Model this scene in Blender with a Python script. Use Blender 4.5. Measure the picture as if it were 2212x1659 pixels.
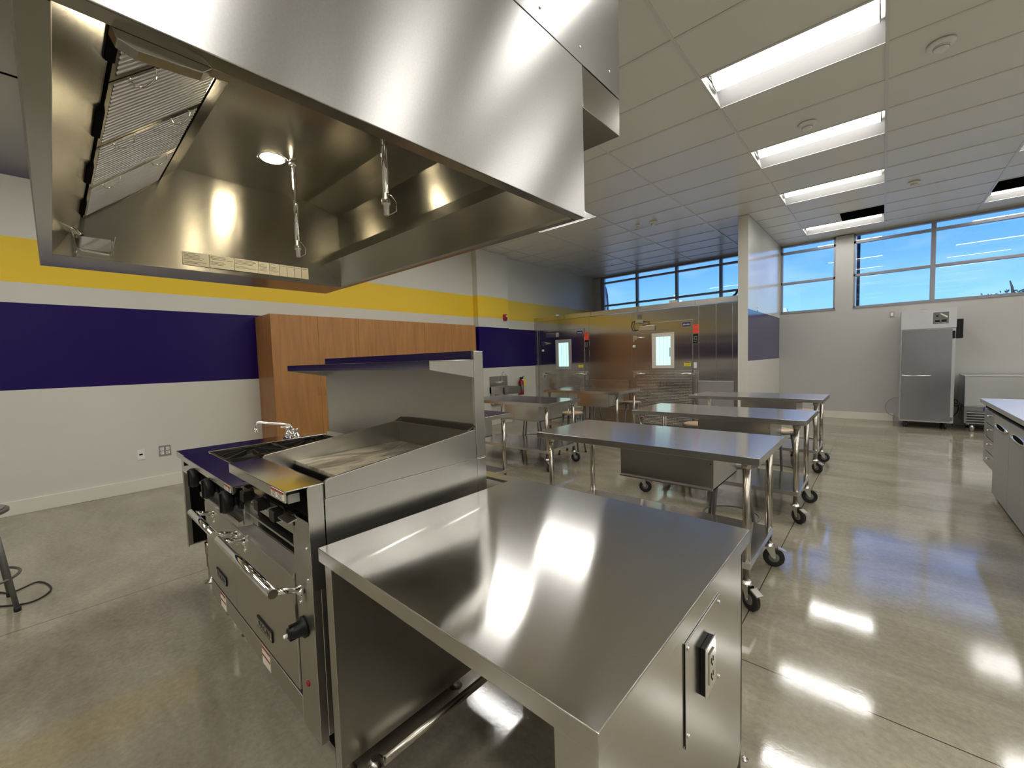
import bpy, math, random
from mathutils import Vector, Matrix
random.seed(7)
for o in list(bpy.data.objects): bpy.data.objects.remove(o, do_unlink=True)
scene = bpy.context.scene
col = scene.collection
PI = math.pi
R = math.radians
CH = 1.45            # camera height
CZ = 3.854           # ceiling height

# ------------------------------------------------------------------ camera
cam_d = bpy.data.cameras.new('camera'); cam = bpy.data.objects.new('camera', cam_d); col.objects.link(cam)
cam_d.sensor_fit = 'HORIZONTAL'; cam_d.sensor_width = 36.0
cam_d.lens = 891.02 / 2212.0 * 36.0
cam_d.clip_start = 0.02; cam_d.clip_end = 300
yaw, pitch, roll = R(-42.025), R(-3.3335), R(-1.691)
f = Vector((math.sin(yaw)*math.cos(pitch), math.cos(yaw)*math.cos(pitch), math.sin(pitch)))
r0 = Vector((math.cos(yaw), -math.sin(yaw), 0)); u0 = r0.cross(f)
r = r0*math.cos(roll) + u0*math.sin(roll); u = -r0*math.sin(roll) + u0*math.cos(roll)
cam.matrix_world = Matrix(((r.x, u.x, -f.x, 0), (r.y, u.y, -f.y, 0), (r.z, u.z, -f.z, CH), (0, 0, 0, 1)))
scene.camera = cam

# ------------------------------------------------------------------ view, sky, sun
vs = scene.view_settings
vs.view_transform = 'Standard'; vs.look = 'None'; vs.exposure = 0.62; vs.gamma = 1.0; vs.use_curve_mapping = False
LAMP = 15.0          # strength of the ceiling light lenses
LAMPCOL = (1.0, 0.975, 0.94)
world = bpy.data.worlds.new('sky'); scene.world = world; world.use_nodes = True
wn = world.node_tree.nodes; wl = world.node_tree.links; wn.clear()
wo = wn.new('ShaderNodeOutputWorld'); wb = wn.new('ShaderNodeBackground'); tc = wn.new('ShaderNodeTexCoord')
sx = wn.new('ShaderNodeSeparateXYZ'); rp = wn.new('ShaderNodeValToRGB'); nz = wn.new('ShaderNodeTexNoise')
mp = wn.new('ShaderNodeMapping'); mx = wn.new('ShaderNodeMixRGB'); cr = wn.new('ShaderNodeValToRGB')
wl.new(tc.outputs['Generated'], sx.inputs[0]); wl.new(sx.outputs['Z'], rp.inputs[0])
rp.color_ramp.elements[0].position = 0.0; rp.color_ramp.elements[0].color = (0.42, 0.80, 1.10, 1)
rp.color_ramp.elements[1].position = 0.5; rp.color_ramp.elements[1].color = (0.09, 0.32, 1.15, 1)
e = rp.color_ramp.elements.new(0.09); e.color = (0.30, 0.66, 1.12, 1)
e = rp.color_ramp.elements.new(0.17); e.color = (0.17, 0.46, 1.15, 1)
wl.new(tc.outputs['Generated'], mp.inputs[0]); mp.inputs['Scale'].default_value = (3, 3, 9)
wl.new(mp.outputs[0], nz.inputs[0]); nz.inputs['Scale'].default_value = 2.0; nz.inputs['Detail'].default_value = 6
cr.color_ramp.elements[0].position = 0.5; cr.color_ramp.elements[1].position = 0.85
cr.color_ramp.elements[0].color = (0, 0, 0, 1); cr.color_ramp.elements[1].color = (0.5, 0.5, 0.5, 1)
wl.new(nz.outputs[0], cr.inputs[0]); wl.new(cr.outputs[0], mx.inputs[0]); wl.new(rp.outputs[0], mx.inputs[1])
mx.inputs[2].default_value = (0.70, 0.90, 1.2, 1)
wl.new(mx.outputs[0], wb.inputs[0]); wb.inputs[1].default_value = 0.86; wl.new(wb.outputs[0], wo.inputs[0])
sun_d = bpy.data.lights.new('sun', 'SUN'); sun_d.energy = 2.6; sun_d.angle = R(0.5); sun_d.color = (1, 0.96, 0.88)
sun = bpy.data.objects.new('sun', sun_d); col.objects.link(sun); sun.rotation_euler = (R(48), 0, R(-20)); sun.location = (0, -3, 12)

# ------------------------------------------------------------------ materials
def newmat(name):
    m = bpy.data.materials.new(name); m.use_nodes = True
    nt = m.node_tree; b = nt.nodes.get('Principled BSDF')
    return m, nt, b
def simple(name, c, rough=0.5, metal=0.0, emit=None, es=0.0, spec=None, coat=0.0):
    m, nt, b = newmat(name)
    b.inputs['Base Color'].default_value = (*c, 1); b.inputs['Roughness'].default_value = rough
    b.inputs['Metallic'].default_value = metal
    if emit: b.inputs['Emission Color'].default_value = (*emit, 1); b.inputs['Emission Strength'].default_value = es
    if spec is not None: b.inputs['Specular IOR Level'].default_value = spec
    b.inputs['Coat Weight'].default_value = coat
    return m
def N(nt, t, **kw):
    n = nt.nodes.new(t)
    for k, v in kw.items():
        if k in n.inputs: n.inputs[k].default_value = v
        else: setattr(n, k, v)
    return n
def steel(name, c, rough, scale=(4, 4, 4), rvar=0.06, bump=0.02, bscale=(60, 60, 60), wav=0.0, wscale=(1, 1, 1), grain=0.05, gscale=260, aniso=0.0, tan=(0, 1, 0)):
    m, nt, b = newmat(name); L = nt.links.new
    b.inputs['Metallic'].default_value = 1.0
    t = N(nt, 'ShaderNodeTexCoord')
    mp1 = N(nt, 'ShaderNodeMapping', Scale=scale); L(t.outputs['Object'], mp1.inputs[0])
    n1 = N(nt, 'ShaderNodeTexNoise', Scale=0.5, Detail=1.0); L(mp1.outputs[0], n1.inputs[0])
    mr = N(nt, 'ShaderNodeMapRange'); mr.inputs[1].default_value = 0.0; mr.inputs[2].default_value = 1.0
    mr.inputs[3].default_value = max(rough - rvar, 0.02); mr.inputs[4].default_value = rough + rvar
    L(n1.outputs[0], mr.inputs[0]); L(mr.outputs[0], b.inputs['Roughness'])
    g = N(nt, 'ShaderNodeTexNoise', Scale=gscale, Detail=2.0); L(t.outputs['Object'], g.inputs[0])
    mr2 = N(nt, 'ShaderNodeMapRange'); mr2.inputs[3].default_value = 1 - grain; mr2.inputs[4].default_value = 1 + grain
    L(g.outputs[0], mr2.inputs[0])
    mul = N(nt, 'ShaderNodeVectorMath', operation='SCALE'); mul.inputs[0].default_value = c
    L(mr2.outputs[0], mul.inputs['Scale']); L(mul.outputs[0], b.inputs['Base Color'])
    if wav > 0:
        mp3 = N(nt, 'ShaderNodeMapping', Scale=wscale); L(t.outputs['Object'], mp3.inputs[0])
        n3 = N(nt, 'ShaderNodeTexNoise', Scale=1.0, Detail=0.0); L(mp3.outputs[0], n3.inputs[0])
        bp3 = N(nt, 'ShaderNodeBump', Strength=1.0, Distance=wav); L(n3.outputs[0], bp3.inputs['Height'])
        L(bp3.outputs[0], b.inputs['Normal'])
    if aniso > 0:      # brushed finish: reflections smear along tan
        b.inputs['Anisotropic'].default_value = aniso
        cx_ = N(nt, 'ShaderNodeCombineXYZ'); cx_.inputs[0].default_value, cx_.inputs[1].default_value, cx_.inputs[2].default_value = (tan[0]+0.05, tan[1]+0.03, tan[2]+0.04)
        L(cx_.outputs[0], b.inputs['Tangent'])
    return m
M = {}
M['counter'] = steel('brushed_steel_top', (0.66, 0.65, 0.625), 0.125, rvar=0.02, wav=0.008, wscale=(1.1, 1.1, 1.1), aniso=0.92, tan=(0, 1, 0))
M['steel'] = steel('satin_steel', (0.58, 0.57, 0.545), 0.26, rvar=0.05)
M['hoodface'] = steel('hood_face_steel', (0.42, 0.415, 0.395), 0.29, scale=(1.5, 1.5, 1.5), rvar=0.02, bump=0.04, bscale=(170, 170, 170), wav=0.009, wscale=(1, 1.5, 0.8), grain=0.10, gscale=170, aniso=0.85, tan=(0, 0, 1))
M['hoodend'] = steel('hood_end_steel', (0.40, 0.385, 0.345), 0.24, rvar=0.03, wav=0.006, wscale=(1.6, 1.6, 0.8), aniso=0.9, tan=(0, 0, 1))
M['shelf'] = steel('bright_shelf_steel', (0.58, 0.57, 0.54), 0.13, rvar=0.03)
M['hoodin'] = steel('hood_inner_steel', (0.40, 0.385, 0.345), 0.20, rvar=0.04, wav=0.006, wscale=(1.6, 1.6, 0.8))
M['tabletop'] = steel('polished_table_steel', (0.80, 0.795, 0.785), 0.16, rvar=0.02, bump=0.01, grain=0.02, aniso=0.88, tan=(0, 1, 0))
M['table'] = steel('table_steel', (0.60, 0.595, 0.57), 0.22)
M['tube'] = steel('tube_steel', (0.50, 0.46, 0.40), 0.24)
M['front'] = steel('oven_front_steel', (0.54, 0.525, 0.48), 0.32, rvar=0.03)
M['walkin'] = steel('mirror_cooler_skin', (0.50, 0.485, 0.475), 0.17, rvar=0.02, wav=0.0030, wscale=(0.5, 0.5, 4.2), grain=0.02, aniso=0.93, tan=(1, 0, 0))
M['fridge'] = steel('fridge_steel', (0.38, 0.39, 0.41), 0.22, rvar=0.03, wav=0.003, wscale=(0.4, 0.4, 2.5), aniso=0.5, tan=(0, 0, 1))
M['fridge2'] = steel('fridge_body_steel', (0.62, 0.63, 0.64), 0.38)
M['chrome'] = simple('chrome', (0.85, 0.85, 0.83), 0.06, 1.0)
M['slat'] = simple('filter_slat_steel', (0.74, 0.73, 0.70), 0.36, 1.0)
M['zinc'] = simple('zinc_plate', (0.70, 0.70, 0.68), 0.25, 1.0)
M['black'] = simple('black_plastic', (0.006, 0.006, 0.006), 0.42, spec=0.3)
M['dark'] = simple('dark_cavity', (0.006, 0.0055, 0.005), 0.9, spec=0.05)
M['iron'] = simple('cast_iron', (0.02, 0.018, 0.015), 0.55)
M['rubber'] = simple('black_rubber', (0.012, 0.012, 0.012), 0.5)
M['greyhub'] = simple('grey_wheel_core', (0.16, 0.16, 0.15), 0.5)
M['white'] = simple('white_enamel', (0.80, 0.79, 0.76), 0.4)
M['baffle'] = simple('troffer_dimmed_white', (0.34, 0.34, 0.33), 0.45)  # white reflectors greyed; dimmer light on them is put into the colour
M['paper'] = simple('paper_label', (0.80, 0.76, 0.62), 0.6)
M['ink'] = simple('label_ink', (0.05, 0.045, 0.04), 0.6)
M['redink'] = simple('warning_red', (0.32, 0.05, 0.03), 0.55)
M['orange'] = simple('orange_red_sticker', (0.95, 0.09, 0.03), 0.5)
M['yellow'] = simple('yellow_sticker', (0.85, 0.68, 0.05), 0.5)
M['navy'] = simple('navy_badge', (0.010, 0.010, 0.12), 0.35)
M['red'] = simple('red_enamel', (0.30, 0.008, 0.012), 0.3)
M['trim'] = simple('baseboard_white', (0.72, 0.69, 0.60), 0.4)
M['frame'] = simple('window_aluminium', (0.30, 0.30, 0.32), 0.4, 0.3)
M['stoolseat'] = simple('stool_hardboard', (0.52, 0.36, 0.20), 0.35)
M['stoolgrey'] = simple('worn_grey_seat', (0.20, 0.19, 0.17), 0.5)
M['stoolmetal'] = simple('stool_grey_enamel', (0.16, 0.16, 0.15), 0.4, 0.4)
M['extw'] = simple('outside_white', (0.75, 0.76, 0.78), 0.7)
M['extd'] = simple('outside_dark_steel', (0.02, 0.03, 0.07), 0.5)
M['bark'] = simple('tree_bark', (0.05, 0.06, 0.05), 0.8)
M['ground'] = simple('outside_paving', (0.35, 0.34, 0.31), 0.9)
M['lit'] = simple('luminaire_lens', (0.9, 0.9, 0.85), 0.5, 0, LAMPCOL, LAMP)
M['hoodlit'] = simple('hood_lamp_lens', (0.9, 0.85, 0.7), 0.5, 0, (1.0, 0.85, 0.56), 75.0)
M['coldlit'] = simple('cooler_interior_glow', (0.6, 0.8, 0.8), 0.6, 0, (0.62, 0.95, 0.93), 0.55)
M['cable'] = simple('black_cable', (0.015, 0.015, 0.015), 0.5)
M['greycable'] = simple('grey_cable', (0.35, 0.34, 0.31), 0.5)

M['brass'] = simple('satin_brass', (0.75, 0.50, 0.22), 0.25, 1.0)
M['griddleback'] = steel('dark_griddle_back', (0.22, 0.21, 0.18), 0.35)  # darker steel for the griddle's rear splash
M['backsteel'] = steel('backguard_steel', (0.50, 0.48, 0.43), 0.34, rvar=0.04, bump=0.05, grain=0.04)
M['greyframe'] = simple('cooler_window_frame_grey', (0.42, 0.42, 0.40), 0.4)
M['curtain'] = simple('clear_curtain_edge', (0.45, 0.62, 0.62), 0.4)
M['platemetal'] = simple('steel_wall_plate', (0.35, 0.34, 0.31), 0.4, 0.5)
M['rcfront'] = simple('grey_steel_door', (0.40, 0.40, 0.39), 0.42, 0.5)

def wallmat(name, base, stripes, rough=0.38):          # stripes: list of (z0, z1, colour)
    m, nt, b = newmat(name); L = nt.links.new
    b.inputs['Roughness'].default_value = rough; b.inputs['Specular IOR Level'].default_value = 0.5 if rough < 0.2 else 0.25
    geo = N(nt, 'ShaderNodeNewGeometry'); s = N(nt, 'ShaderNodeSeparateXYZ'); L(geo.outputs['Position'], s.inputs[0])
    nn = N(nt, 'ShaderNodeTexNoise', Scale=1.2, Detail=4.0); L(geo.outputs['Position'], nn.inputs[0])
    mrr = N(nt, 'ShaderNodeMapRange'); mrr.inputs[3].default_value = 0.96; mrr.inputs[4].default_value = 1.04; L(nn.outputs[0], mrr.inputs[0])
    sc = N(nt, 'ShaderNodeVectorMath', operation='SCALE'); sc.inputs[0].default_value = base; L(mrr.outputs[0], sc.inputs['Scale'])
    cur = sc.outputs[0]
    for z0, z1, c in stripes:
        a = N(nt, 'ShaderNodeMath', operation='GREATER_THAN'); a.inputs[1].default_value = z0; L(s.outputs['Z'], a.inputs[0])
        d = N(nt, 'ShaderNodeMath', operation='LESS_THAN'); d.inputs[1].default_value = z1; L(s.outputs['Z'], d.inputs[0])
        mu = N(nt, 'ShaderNodeMath', operation='MULTIPLY'); L(a.outputs[0], mu.inputs[0]); L(d.outputs[0], mu.inputs[1])
        mi = N(nt, 'ShaderNodeMixRGB'); mi.inputs[2].default_value = (*c, 1); L(mu.outputs[0], mi.inputs[0]); L(cur, mi.inputs[1]); cur = mi.outputs[0]
    L(cur, b.inputs['Base Color'])
    n2 = N(nt, 'ShaderNodeTexNoise', Scale=140.0, Detail=2.0); L(geo.outputs['Position'], n2.inputs[0])
    bp = N(nt, 'ShaderNodeBump', Strength=0.06, Distance=0.002); L(n2.outputs[0], bp.inputs['Height']); L(bp.outputs[0], b.inputs['Normal'])
    return m
BEIGE = (0.66, 0.645, 0.575); PURPLE = (0.012, 0.001, 0.090); YEL = (0.86, 0.60, 0.045)
M['wall'] = wallmat('painted_wall', BEIGE, [])
M['wallfar'] = wallmat('far_wall_darkened', (0.47, 0.462, 0.435), [])  # beige of the other walls, darkened to stand for weaker light here
M['wallstripe'] = wallmat('striped_wall', BEIGE, [(1.29, 2.19, PURPLE), (2.40, 2.86, YEL)])
M['wallrear'] = wallmat('rear_wall_paint', BEIGE, [(1.29, 2.19, PURPLE)])
M['wallpatch'] = wallmat('purple_patch_wall', BEIGE, [(1.31, 2.23, PURPLE)], 0.16)

def floormat():
    m, nt, b = newmat('polished_concrete'); L = nt.links.new
    geo = N(nt, 'ShaderNodeNewGeometry'); s = N(nt, 'ShaderNodeSeparateXYZ'); L(geo.outputs['Position'], s.inputs[0])
    mp_ = N(nt, 'ShaderNodeMapping', Scale=(0.9, 2.2, 1)); L(geo.outputs['Position'], mp_.inputs[0]); mp_.inputs['Rotation'].default_value = (0, 0, 0.5)
    n1 = N(nt, 'ShaderNodeTexNoise', Scale=0.9, Detail=8.0, Roughness=0.62, Distortion=0.6); L(mp_.outputs[0], n1.inputs[0])
    ra = N(nt, 'ShaderNodeValToRGB'); L(n1.outputs[0], ra.inputs[0])
    ra.color_ramp.elements[0].position = 0.3; ra.color_ramp.elements[0].color = (0.185, 0.165, 0.120, 1)
    ra.color_ramp.elements[1].position = 0.72; ra.color_ramp.elements[1].color = (0.35, 0.32, 0.24, 1)
    n2 = N(nt, 'ShaderNodeTexNoise', Scale=38.0, Detail=5.0, Roughness=0.7); L(geo.outputs['Position'], n2.inputs[0])
    mr = N(nt, 'ShaderNodeMapRange'); mr.inputs[1].default_value = 0.3; mr.inputs[2].default_value = 0.7; mr.inputs[3].default_value = 0.84; mr.inputs[4].default_value = 1.14; L(n2.outputs[0], mr.inputs[0])
    sc = N(nt, 'ShaderNodeVectorMath', operation='SCALE'); L(ra.outputs[0], sc.inputs[0]); L(mr.outputs[0], sc.inputs['Scale'])
    cur = None
    for ax, vals in (('X', (-3.625, -0.54)), ('Y', (2.10, 5.18, 8.26, -0.98))):   # sawn joints
        for v in vals:
            d = N(nt, 'ShaderNodeMath', operation='SUBTRACT'); d.inputs[1].default_value = v; L(s.outputs[ax], d.inputs[0])
            a = N(nt, 'ShaderNodeMath', operation='ABSOLUTE'); L(d.outputs[0], a.inputs[0])
            l = N(nt, 'ShaderNodeMath', operation='LESS_THAN'); l.inputs[1].default_value = 0.0028; L(a.outputs[0], l.inputs[0])
            if cur is None: cur = l.outputs[0]
            else:
                x = N(nt, 'ShaderNodeMath', operation='MAXIMUM'); L(cur, x.inputs[0]); L(l.outputs[0], x.inputs[1]); cur = x.outputs[0]
    mi = N(nt, 'ShaderNodeMixRGB'); mi.inputs[2].default_value = (0.05, 0.045, 0.035, 1); L(cur, mi.inputs[0]); L(sc.outputs[0], mi.inputs[1])
    L(mi.outputs[0], b.inputs['Base Color'])
    n3 = N(nt, 'ShaderNodeTexNoise', Scale=2.0, Detail=4.0); L(geo.outputs['Position'], n3.inputs[0])
    mr3 = N(nt, 'ShaderNodeMapRange'); mr3.inputs[1].default_value = 0.3; mr3.inputs[2].default_value = 0.7; mr3.inputs[3].default_value = 0.05; mr3.inputs[4].default_value = 0.12; L(n3.outputs[0], mr3.inputs[0])
    L(mr3.outputs[0], b.inputs['Roughness']); b.inputs['Specular IOR Level'].default_value = 0.75
    bp = N(nt, 'ShaderNodeBump', Strength=0.03, Distance=0.004); L(n2.outputs[0], bp.inputs['Height']); L(bp.outputs[0], b.inputs['Normal'])
    return m
M['floor'] = floormat()
def tilemat():
    m, nt, b = newmat('ceiling_tile'); L = nt.links.new
    geo = N(nt, 'ShaderNodeNewGeometry')
    n = N(nt, 'ShaderNodeTexNoise', Scale=90.0, Detail=3.0); L(geo.outputs['Position'], n.inputs[0])
    b.inputs['Base Color'].default_value = (0.74, 0.72, 0.64, 1); b.inputs['Roughness'].default_value = 0.34
    bp = N(nt, 'ShaderNodeBump', Strength=0.05, Distance=0.002); L(n.outputs[0], bp.inputs['Height']); L(bp.outputs[0], b.inputs['Normal'])
    return m
M['tile'] = tilemat()
M['tbar'] = simple('ceiling_grid_white', (0.66, 0.65, 0.60), 0.3)
def woodmat():
    m, nt, b = newmat('maple_laminate'); L = nt.links.new
    geo = N(nt, 'ShaderNodeNewGeometry'); mp_ = N(nt, 'ShaderNodeMapping', Scale=(9, 9, 0.9)); L(geo.outputs['Position'], mp_.inputs[0])
    n = N(nt, 'ShaderNodeTexNoise', Scale=1.6, Detail=7.0, Distortion=0.8); L(mp_.outputs[0], n.inputs[0])
    ra = N(nt, 'ShaderNodeValToRGB'); L(n.outputs[0], ra.inputs[0])
    ra.color_ramp.elements[0].position = 0.25; ra.color_ramp.elements[0].color = (0.30, 0.130, 0.034, 1)
    ra.color_ramp.elements[1].position = 0.75; ra.color_ramp.elements[1].color = (0.44, 0.215, 0.062, 1)
    L(ra.outputs[0], b.inputs['Base Color']); b.inputs['Roughness'].default_value = 0.38
    return m
M['wood'] = woodmat()
def griddlemat():
    m, nt, b = newmat('griddle_plate'); L = nt.links.new
    geo = N(nt, 'ShaderNodeNewGeometry'); mp_ = N(nt, 'ShaderNodeMapping', Scale=(5, 2.2, 5)); L(geo.outputs['Position'], mp_.inputs[0])
    n = N(nt, 'ShaderNodeTexNoise', Scale=2.0, Detail=7.0, Distortion=1.4, Roughness=0.6); L(mp_.outputs[0], n.inputs[0])
    ra = N(nt, 'ShaderNodeValToRGB'); L(n.outputs[0], ra.inputs[0])
    ra.color_ramp.elements[0].position = 0.38; ra.color_ramp.elements[0].color = (0.30, 0.26, 0.19, 1)
    ra.color_ramp.elements[1].position = 0.6; ra.color_ramp.elements[1].color = (0.78, 0.73, 0.60, 1)
    L(ra.outputs[0], b.inputs['Base Color']); b.inputs['Metallic'].default_value = 0.55; b.inputs['Roughness'].default_value = 0.36
    return m
M['griddle'] = griddlemat()
def diamondmat():
    m, nt, b = newmat('diamond_plate'); L = nt.links.new
    b.inputs['Base Color'].default_value = (0.62, 0.60, 0.56, 1); b.inputs['Metallic'].default_value = 1; b.inputs['Roughness'].default_value = 0.16
    geo = N(nt, 'ShaderNodeNewGeometry'); s = N(nt, 'ShaderNodeSeparateXYZ'); L(geo.outputs['Position'], s.inputs[0])
    outs = []
    for ax in ('X', 'Z'):
        k = N(nt, 'ShaderNodeMath', operation='MULTIPLY'); k.inputs[1].default_value = 2*PI/0.062; L(s.outputs[ax], k.inputs[0])
        sn = N(nt, 'ShaderNodeMath', operation='SINE'); L(k.outputs[0], sn.inputs[0]); outs.append(sn.outputs[0])
    pr = N(nt, 'ShaderNodeMath', operation='MULTIPLY'); L(outs[0], pr.inputs[0]); L(outs[1], pr.inputs[1])
    ab = N(nt, 'ShaderNodeMath', operation='ABSOLUTE'); L(pr.outputs[0], ab.inputs[0])
    mr = N(nt, 'ShaderNodeMapRange'); mr.inputs[1].default_value = 0.35; mr.inputs[2].default_value = 0.8; L(ab.outputs[0], mr.inputs[0])
    bp = N(nt, 'ShaderNodeBump', Strength=1.0, Distance=0.009); L(mr.outputs[0], bp.inputs['Height']); L(bp.outputs[0], b.inputs['Normal'])
    return m
M['diamond'] = diamondmat()
def glassmat():
    m, nt, b = newmat('window_glass'); L = nt.links.new; nt.nodes.remove(b)
    out = [n for n in nt.nodes if n.type == 'OUTPUT_MATERIAL'][0]
    tr = N(nt, 'ShaderNodeBsdfTransparent', Color=(0.93, 0.97, 0.98, 1)); gl = N(nt, 'ShaderNodeBsdfGlossy', Roughness=0.0)
    fr = N(nt, 'ShaderNodeFresnel', IOR=1.5); mi = N(nt, 'ShaderNodeMixShader')
    L(fr.outputs[0], mi.inputs[0]); L(tr.outputs[0], mi.inputs[1]); L(gl.outputs[0], mi.inputs[2]); L(mi.outputs[0], out.inputs[0])
    return m
M['glass'] = glassmat()

# ------------------------------------------------------------------ mesh builder
def wloc(o):
    v = Vector((0, 0, 0))
    while o is not None: v += Vector(o.location); o = o.parent
    return v
class MB:
    def __init__(s): s.v = []; s.f = []; s.sm = []
    def add(s, vs_, fs, smooth=False):
        n = len(s.v); s.v += [Vector(p) for p in vs_]
        for q in fs: s.f.append([n+i for i in q]); s.sm.append(smooth)
        return s
    def box(s, x0, x1, y0, y1, z0, z1):
        x0, x1 = min(x0, x1), max(x0, x1); y0, y1 = min(y0, y1), max(y0, y1); z0, z1 = min(z0, z1), max(z0, z1)
        return s.add([(x0,y0,z0),(x1,y0,z0),(x1,y1,z0),(x0,y1,z0),(x0,y0,z1),(x1,y0,z1),(x1,y1,z1),(x0,y1,z1)],
              [(0,3,2,1),(4,5,6,7),(0,1,5,4),(1,2,6,5),(2,3,7,6),(3,0,4,7)])
    def prism(s, prof, ax, a, b):      # closed profile (two coords) extruded along ax from a to b
        def P(p, t): return {0: (t, p[0], p[1]), 1: (p[0], t, p[1]), 2: (p[0], p[1], t)}[ax]
        n = len(prof); vs_ = [P(p, a) for p in prof] + [P(p, b) for p in prof]
        fs = [(i, (i+1) % n, n+(i+1) % n, n+i) for i in range(n)] + [tuple(range(n))[::-1], tuple(range(n, 2*n))]
        return s.add(vs_, fs)
    def sheet(s, prof, ax, a, b, t=0.0015):   # open profile as folded sheet with thickness t
        out = []; n = len(prof); nor = []
        for i in range(n):
            p0 = Vector(prof[max(i-1, 0)]); p1 = Vector(prof[min(i+1, n-1)]); d = (p1-p0).normalized(); nor.append(Vector((-d.y, d.x)))
        return s.prism([tuple(Vector(p)) for p in prof] + [tuple(Vector(prof[i]) + nor[i]*t) for i in range(n-1, -1, -1)], ax, a, b)
    def tube(s, pts, rad, seg=10, caps=True, rads=None):
        pts = [Vector(p) for p in pts]; n = len(pts); rings = []
        t0 = (pts[1]-pts[0]).normalized(); up = Vector((0, 0, 1)) if abs(t0.z) < 0.9 else Vector((1, 0, 0))
        a = t0.cross(up).normalized(); base = len(s.v)
        for i, p in enumerate(pts):
            t = (pts[min(i+1, n-1)] - pts[max(i-1, 0)]).normalized()
            a = (a - t*a.dot(t)).normalized(); b = t.cross(a); rr = rads[i] if rads else rad
            for k in range(seg):
                an = 2*PI*k/seg; s.v.append(p + a*math.cos(an)*rr + b*math.sin(an)*rr)
        for i in range(n-1):
            for k in range(seg):
                k2 = (k+1) % seg
                s.f.append([base+i*seg+k, base+i*seg+k2, base+(i+1)*seg+k2, base+(i+1)*seg+k]); s.sm.append(True)
        if caps:
            s.f.append([base+k for k in range(seg)][::-1]); s.sm.append(False)
            s.f.append([base+(n-1)*seg+k for k in range(seg)]); s.sm.append(False)
        return s
    def cyl(s, a, b, rad, seg=16): return s.tube([a, b], rad, seg)
    def lathe(s, prof, c, axis=(0, 0, 1), seg=24, smooth=True):   # prof: (radius, height) along axis from c
        ax = Vector(axis).normalized(); up = Vector((0, 0, 1)) if abs(ax.z) < 0.9 else Vector((1, 0, 0))
        a = ax.cross(up).normalized(); b = ax.cross(a); c = Vector(c); base = len(s.v); n = len(prof)
        for rr, h in prof:
            for k in range(seg):
                an = 2*PI*k/seg; s.v.append(c + ax*h + (a*math.cos(an) + b*math.sin(an))*max(rr, 0.0002))
        for i in range(n-1):
            for k in range(seg):
                k2 = (k+1) % seg
                s.f.append([base+i*seg+k, base+i*seg+k2, base+(i+1)*seg+k2, base+(i+1)*seg+k]); s.sm.append(smooth)
        s.f.append([base+k for k in range(seg)][::-1]); s.sm.append(False)
        s.f.append([base+(n-1)*seg+k for k in range(seg)]); s.sm.append(False)
        return s
    def torus(s, c, Rr, rr, seg=28, ax=(0, 0, 1)):
        axv = Vector(ax).normalized(); up = Vector((0, 0, 1)) if abs(axv.z) < 0.9 else Vector((1, 0, 0))
        a = axv.cross(up).normalized(); b = axv.cross(a); c = Vector(c); m = 8; base = len(s.v)
        for i in range(seg):
            t = 2*PI*i/seg; d = a*math.cos(t) + b*math.sin(t)
            for k in range(m):
                q = 2*PI*k/m; s.v.append(c + d*(Rr + rr*math.cos(q)) + axv*rr*math.sin(q))
        for i in range(seg):
            for k in range(m):
                s.f.append([base+i*m+k, base+i*m+(k+1) % m, base+((i+1) % seg)*m+(k+1) % m, base+((i+1) % seg)*m+k]); s.sm.append(True)
        return s
    def build(s, name, mat, parent=None, bevel=0.0):
        me = bpy.data.meshes.new(name); off = wloc(parent) if parent is not None else Vector((0, 0, 0))
        me.from_pydata([tuple(p-off) for p in s.v], [], s.f)
        for p, q in zip(me.polygons, s.sm): p.use_smooth = q
        me.materials.append(M[mat] if isinstance(mat, str) else mat)
        import bmesh
        bm = bmesh.new(); bm.from_mesh(me); bmesh.ops.recalc_face_normals(bm, faces=bm.faces); bm.to_mesh(me); bm.free()
        o = bpy.data.objects.new(name, me); col.objects.link(o)
        if parent is not None: o.parent = parent
        if bevel > 0:
            bv = o.modifiers.new('bevel', 'BEVEL'); bv.width = bevel; bv.segments = 2; bv.limit_method = 'ANGLE'; bv.angle_limit = R(50)
        return o
def smooth(P, n=6):       # Catmull-Rom through the points
    P = [Vector(p) for p in P]; out = []
    for i in range(len(P)-1):
        a, b, c, d = P[max(i-1, 0)], P[i], P[i+1], P[min(i+2, len(P)-1)]
        for k in range(n):
            t = k/n; out.append(0.5*((2*b)+(c-a)*t+(2*a-5*b+4*c-d)*t*t+(3*b-a-3*c+d)*t**3))
    return out + [P[-1]]
def box(*a): return MB().box(*a)
def tag(o, label=None, cat=None, group=None, kind=None):
    if label: o['label'] = label
    if cat: o['category'] = cat
    if group: o['group'] = group
    if kind: o['kind'] = kind
    return o
def thing(name, loc, label, cat, group=None):
    o = bpy.data.objects.new(name, None); o.empty_display_size = 0.1; o.location = loc; col.objects.link(o)
    return tag(o, label, cat, group)
def struct(name, mb, mat, bevel=0.0):
    return tag(mb.build(name, mat, None, bevel), kind='structure')
def sempty(name, loc=(0, 0, 0)):
    o = bpy.data.objects.new(name, None); o.location = loc; col.objects.link(o); o['kind'] = 'structure'; return o
CHILD = {}
def kids(o): return [c for c in bpy.data.objects if c.parent == o]
def copy_tree(o, parent=None, kd=None):
    if kd is None:
        kd = {}
        for c in bpy.data.objects:
            if c.parent: kd.setdefault(c.parent.name, []).append(c)
    c = o.copy(); col.objects.link(c)
    if parent is not None: c.parent = parent
    for ch in kd.get(o.name, []): copy_tree(ch, c, kd)
    return c
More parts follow.
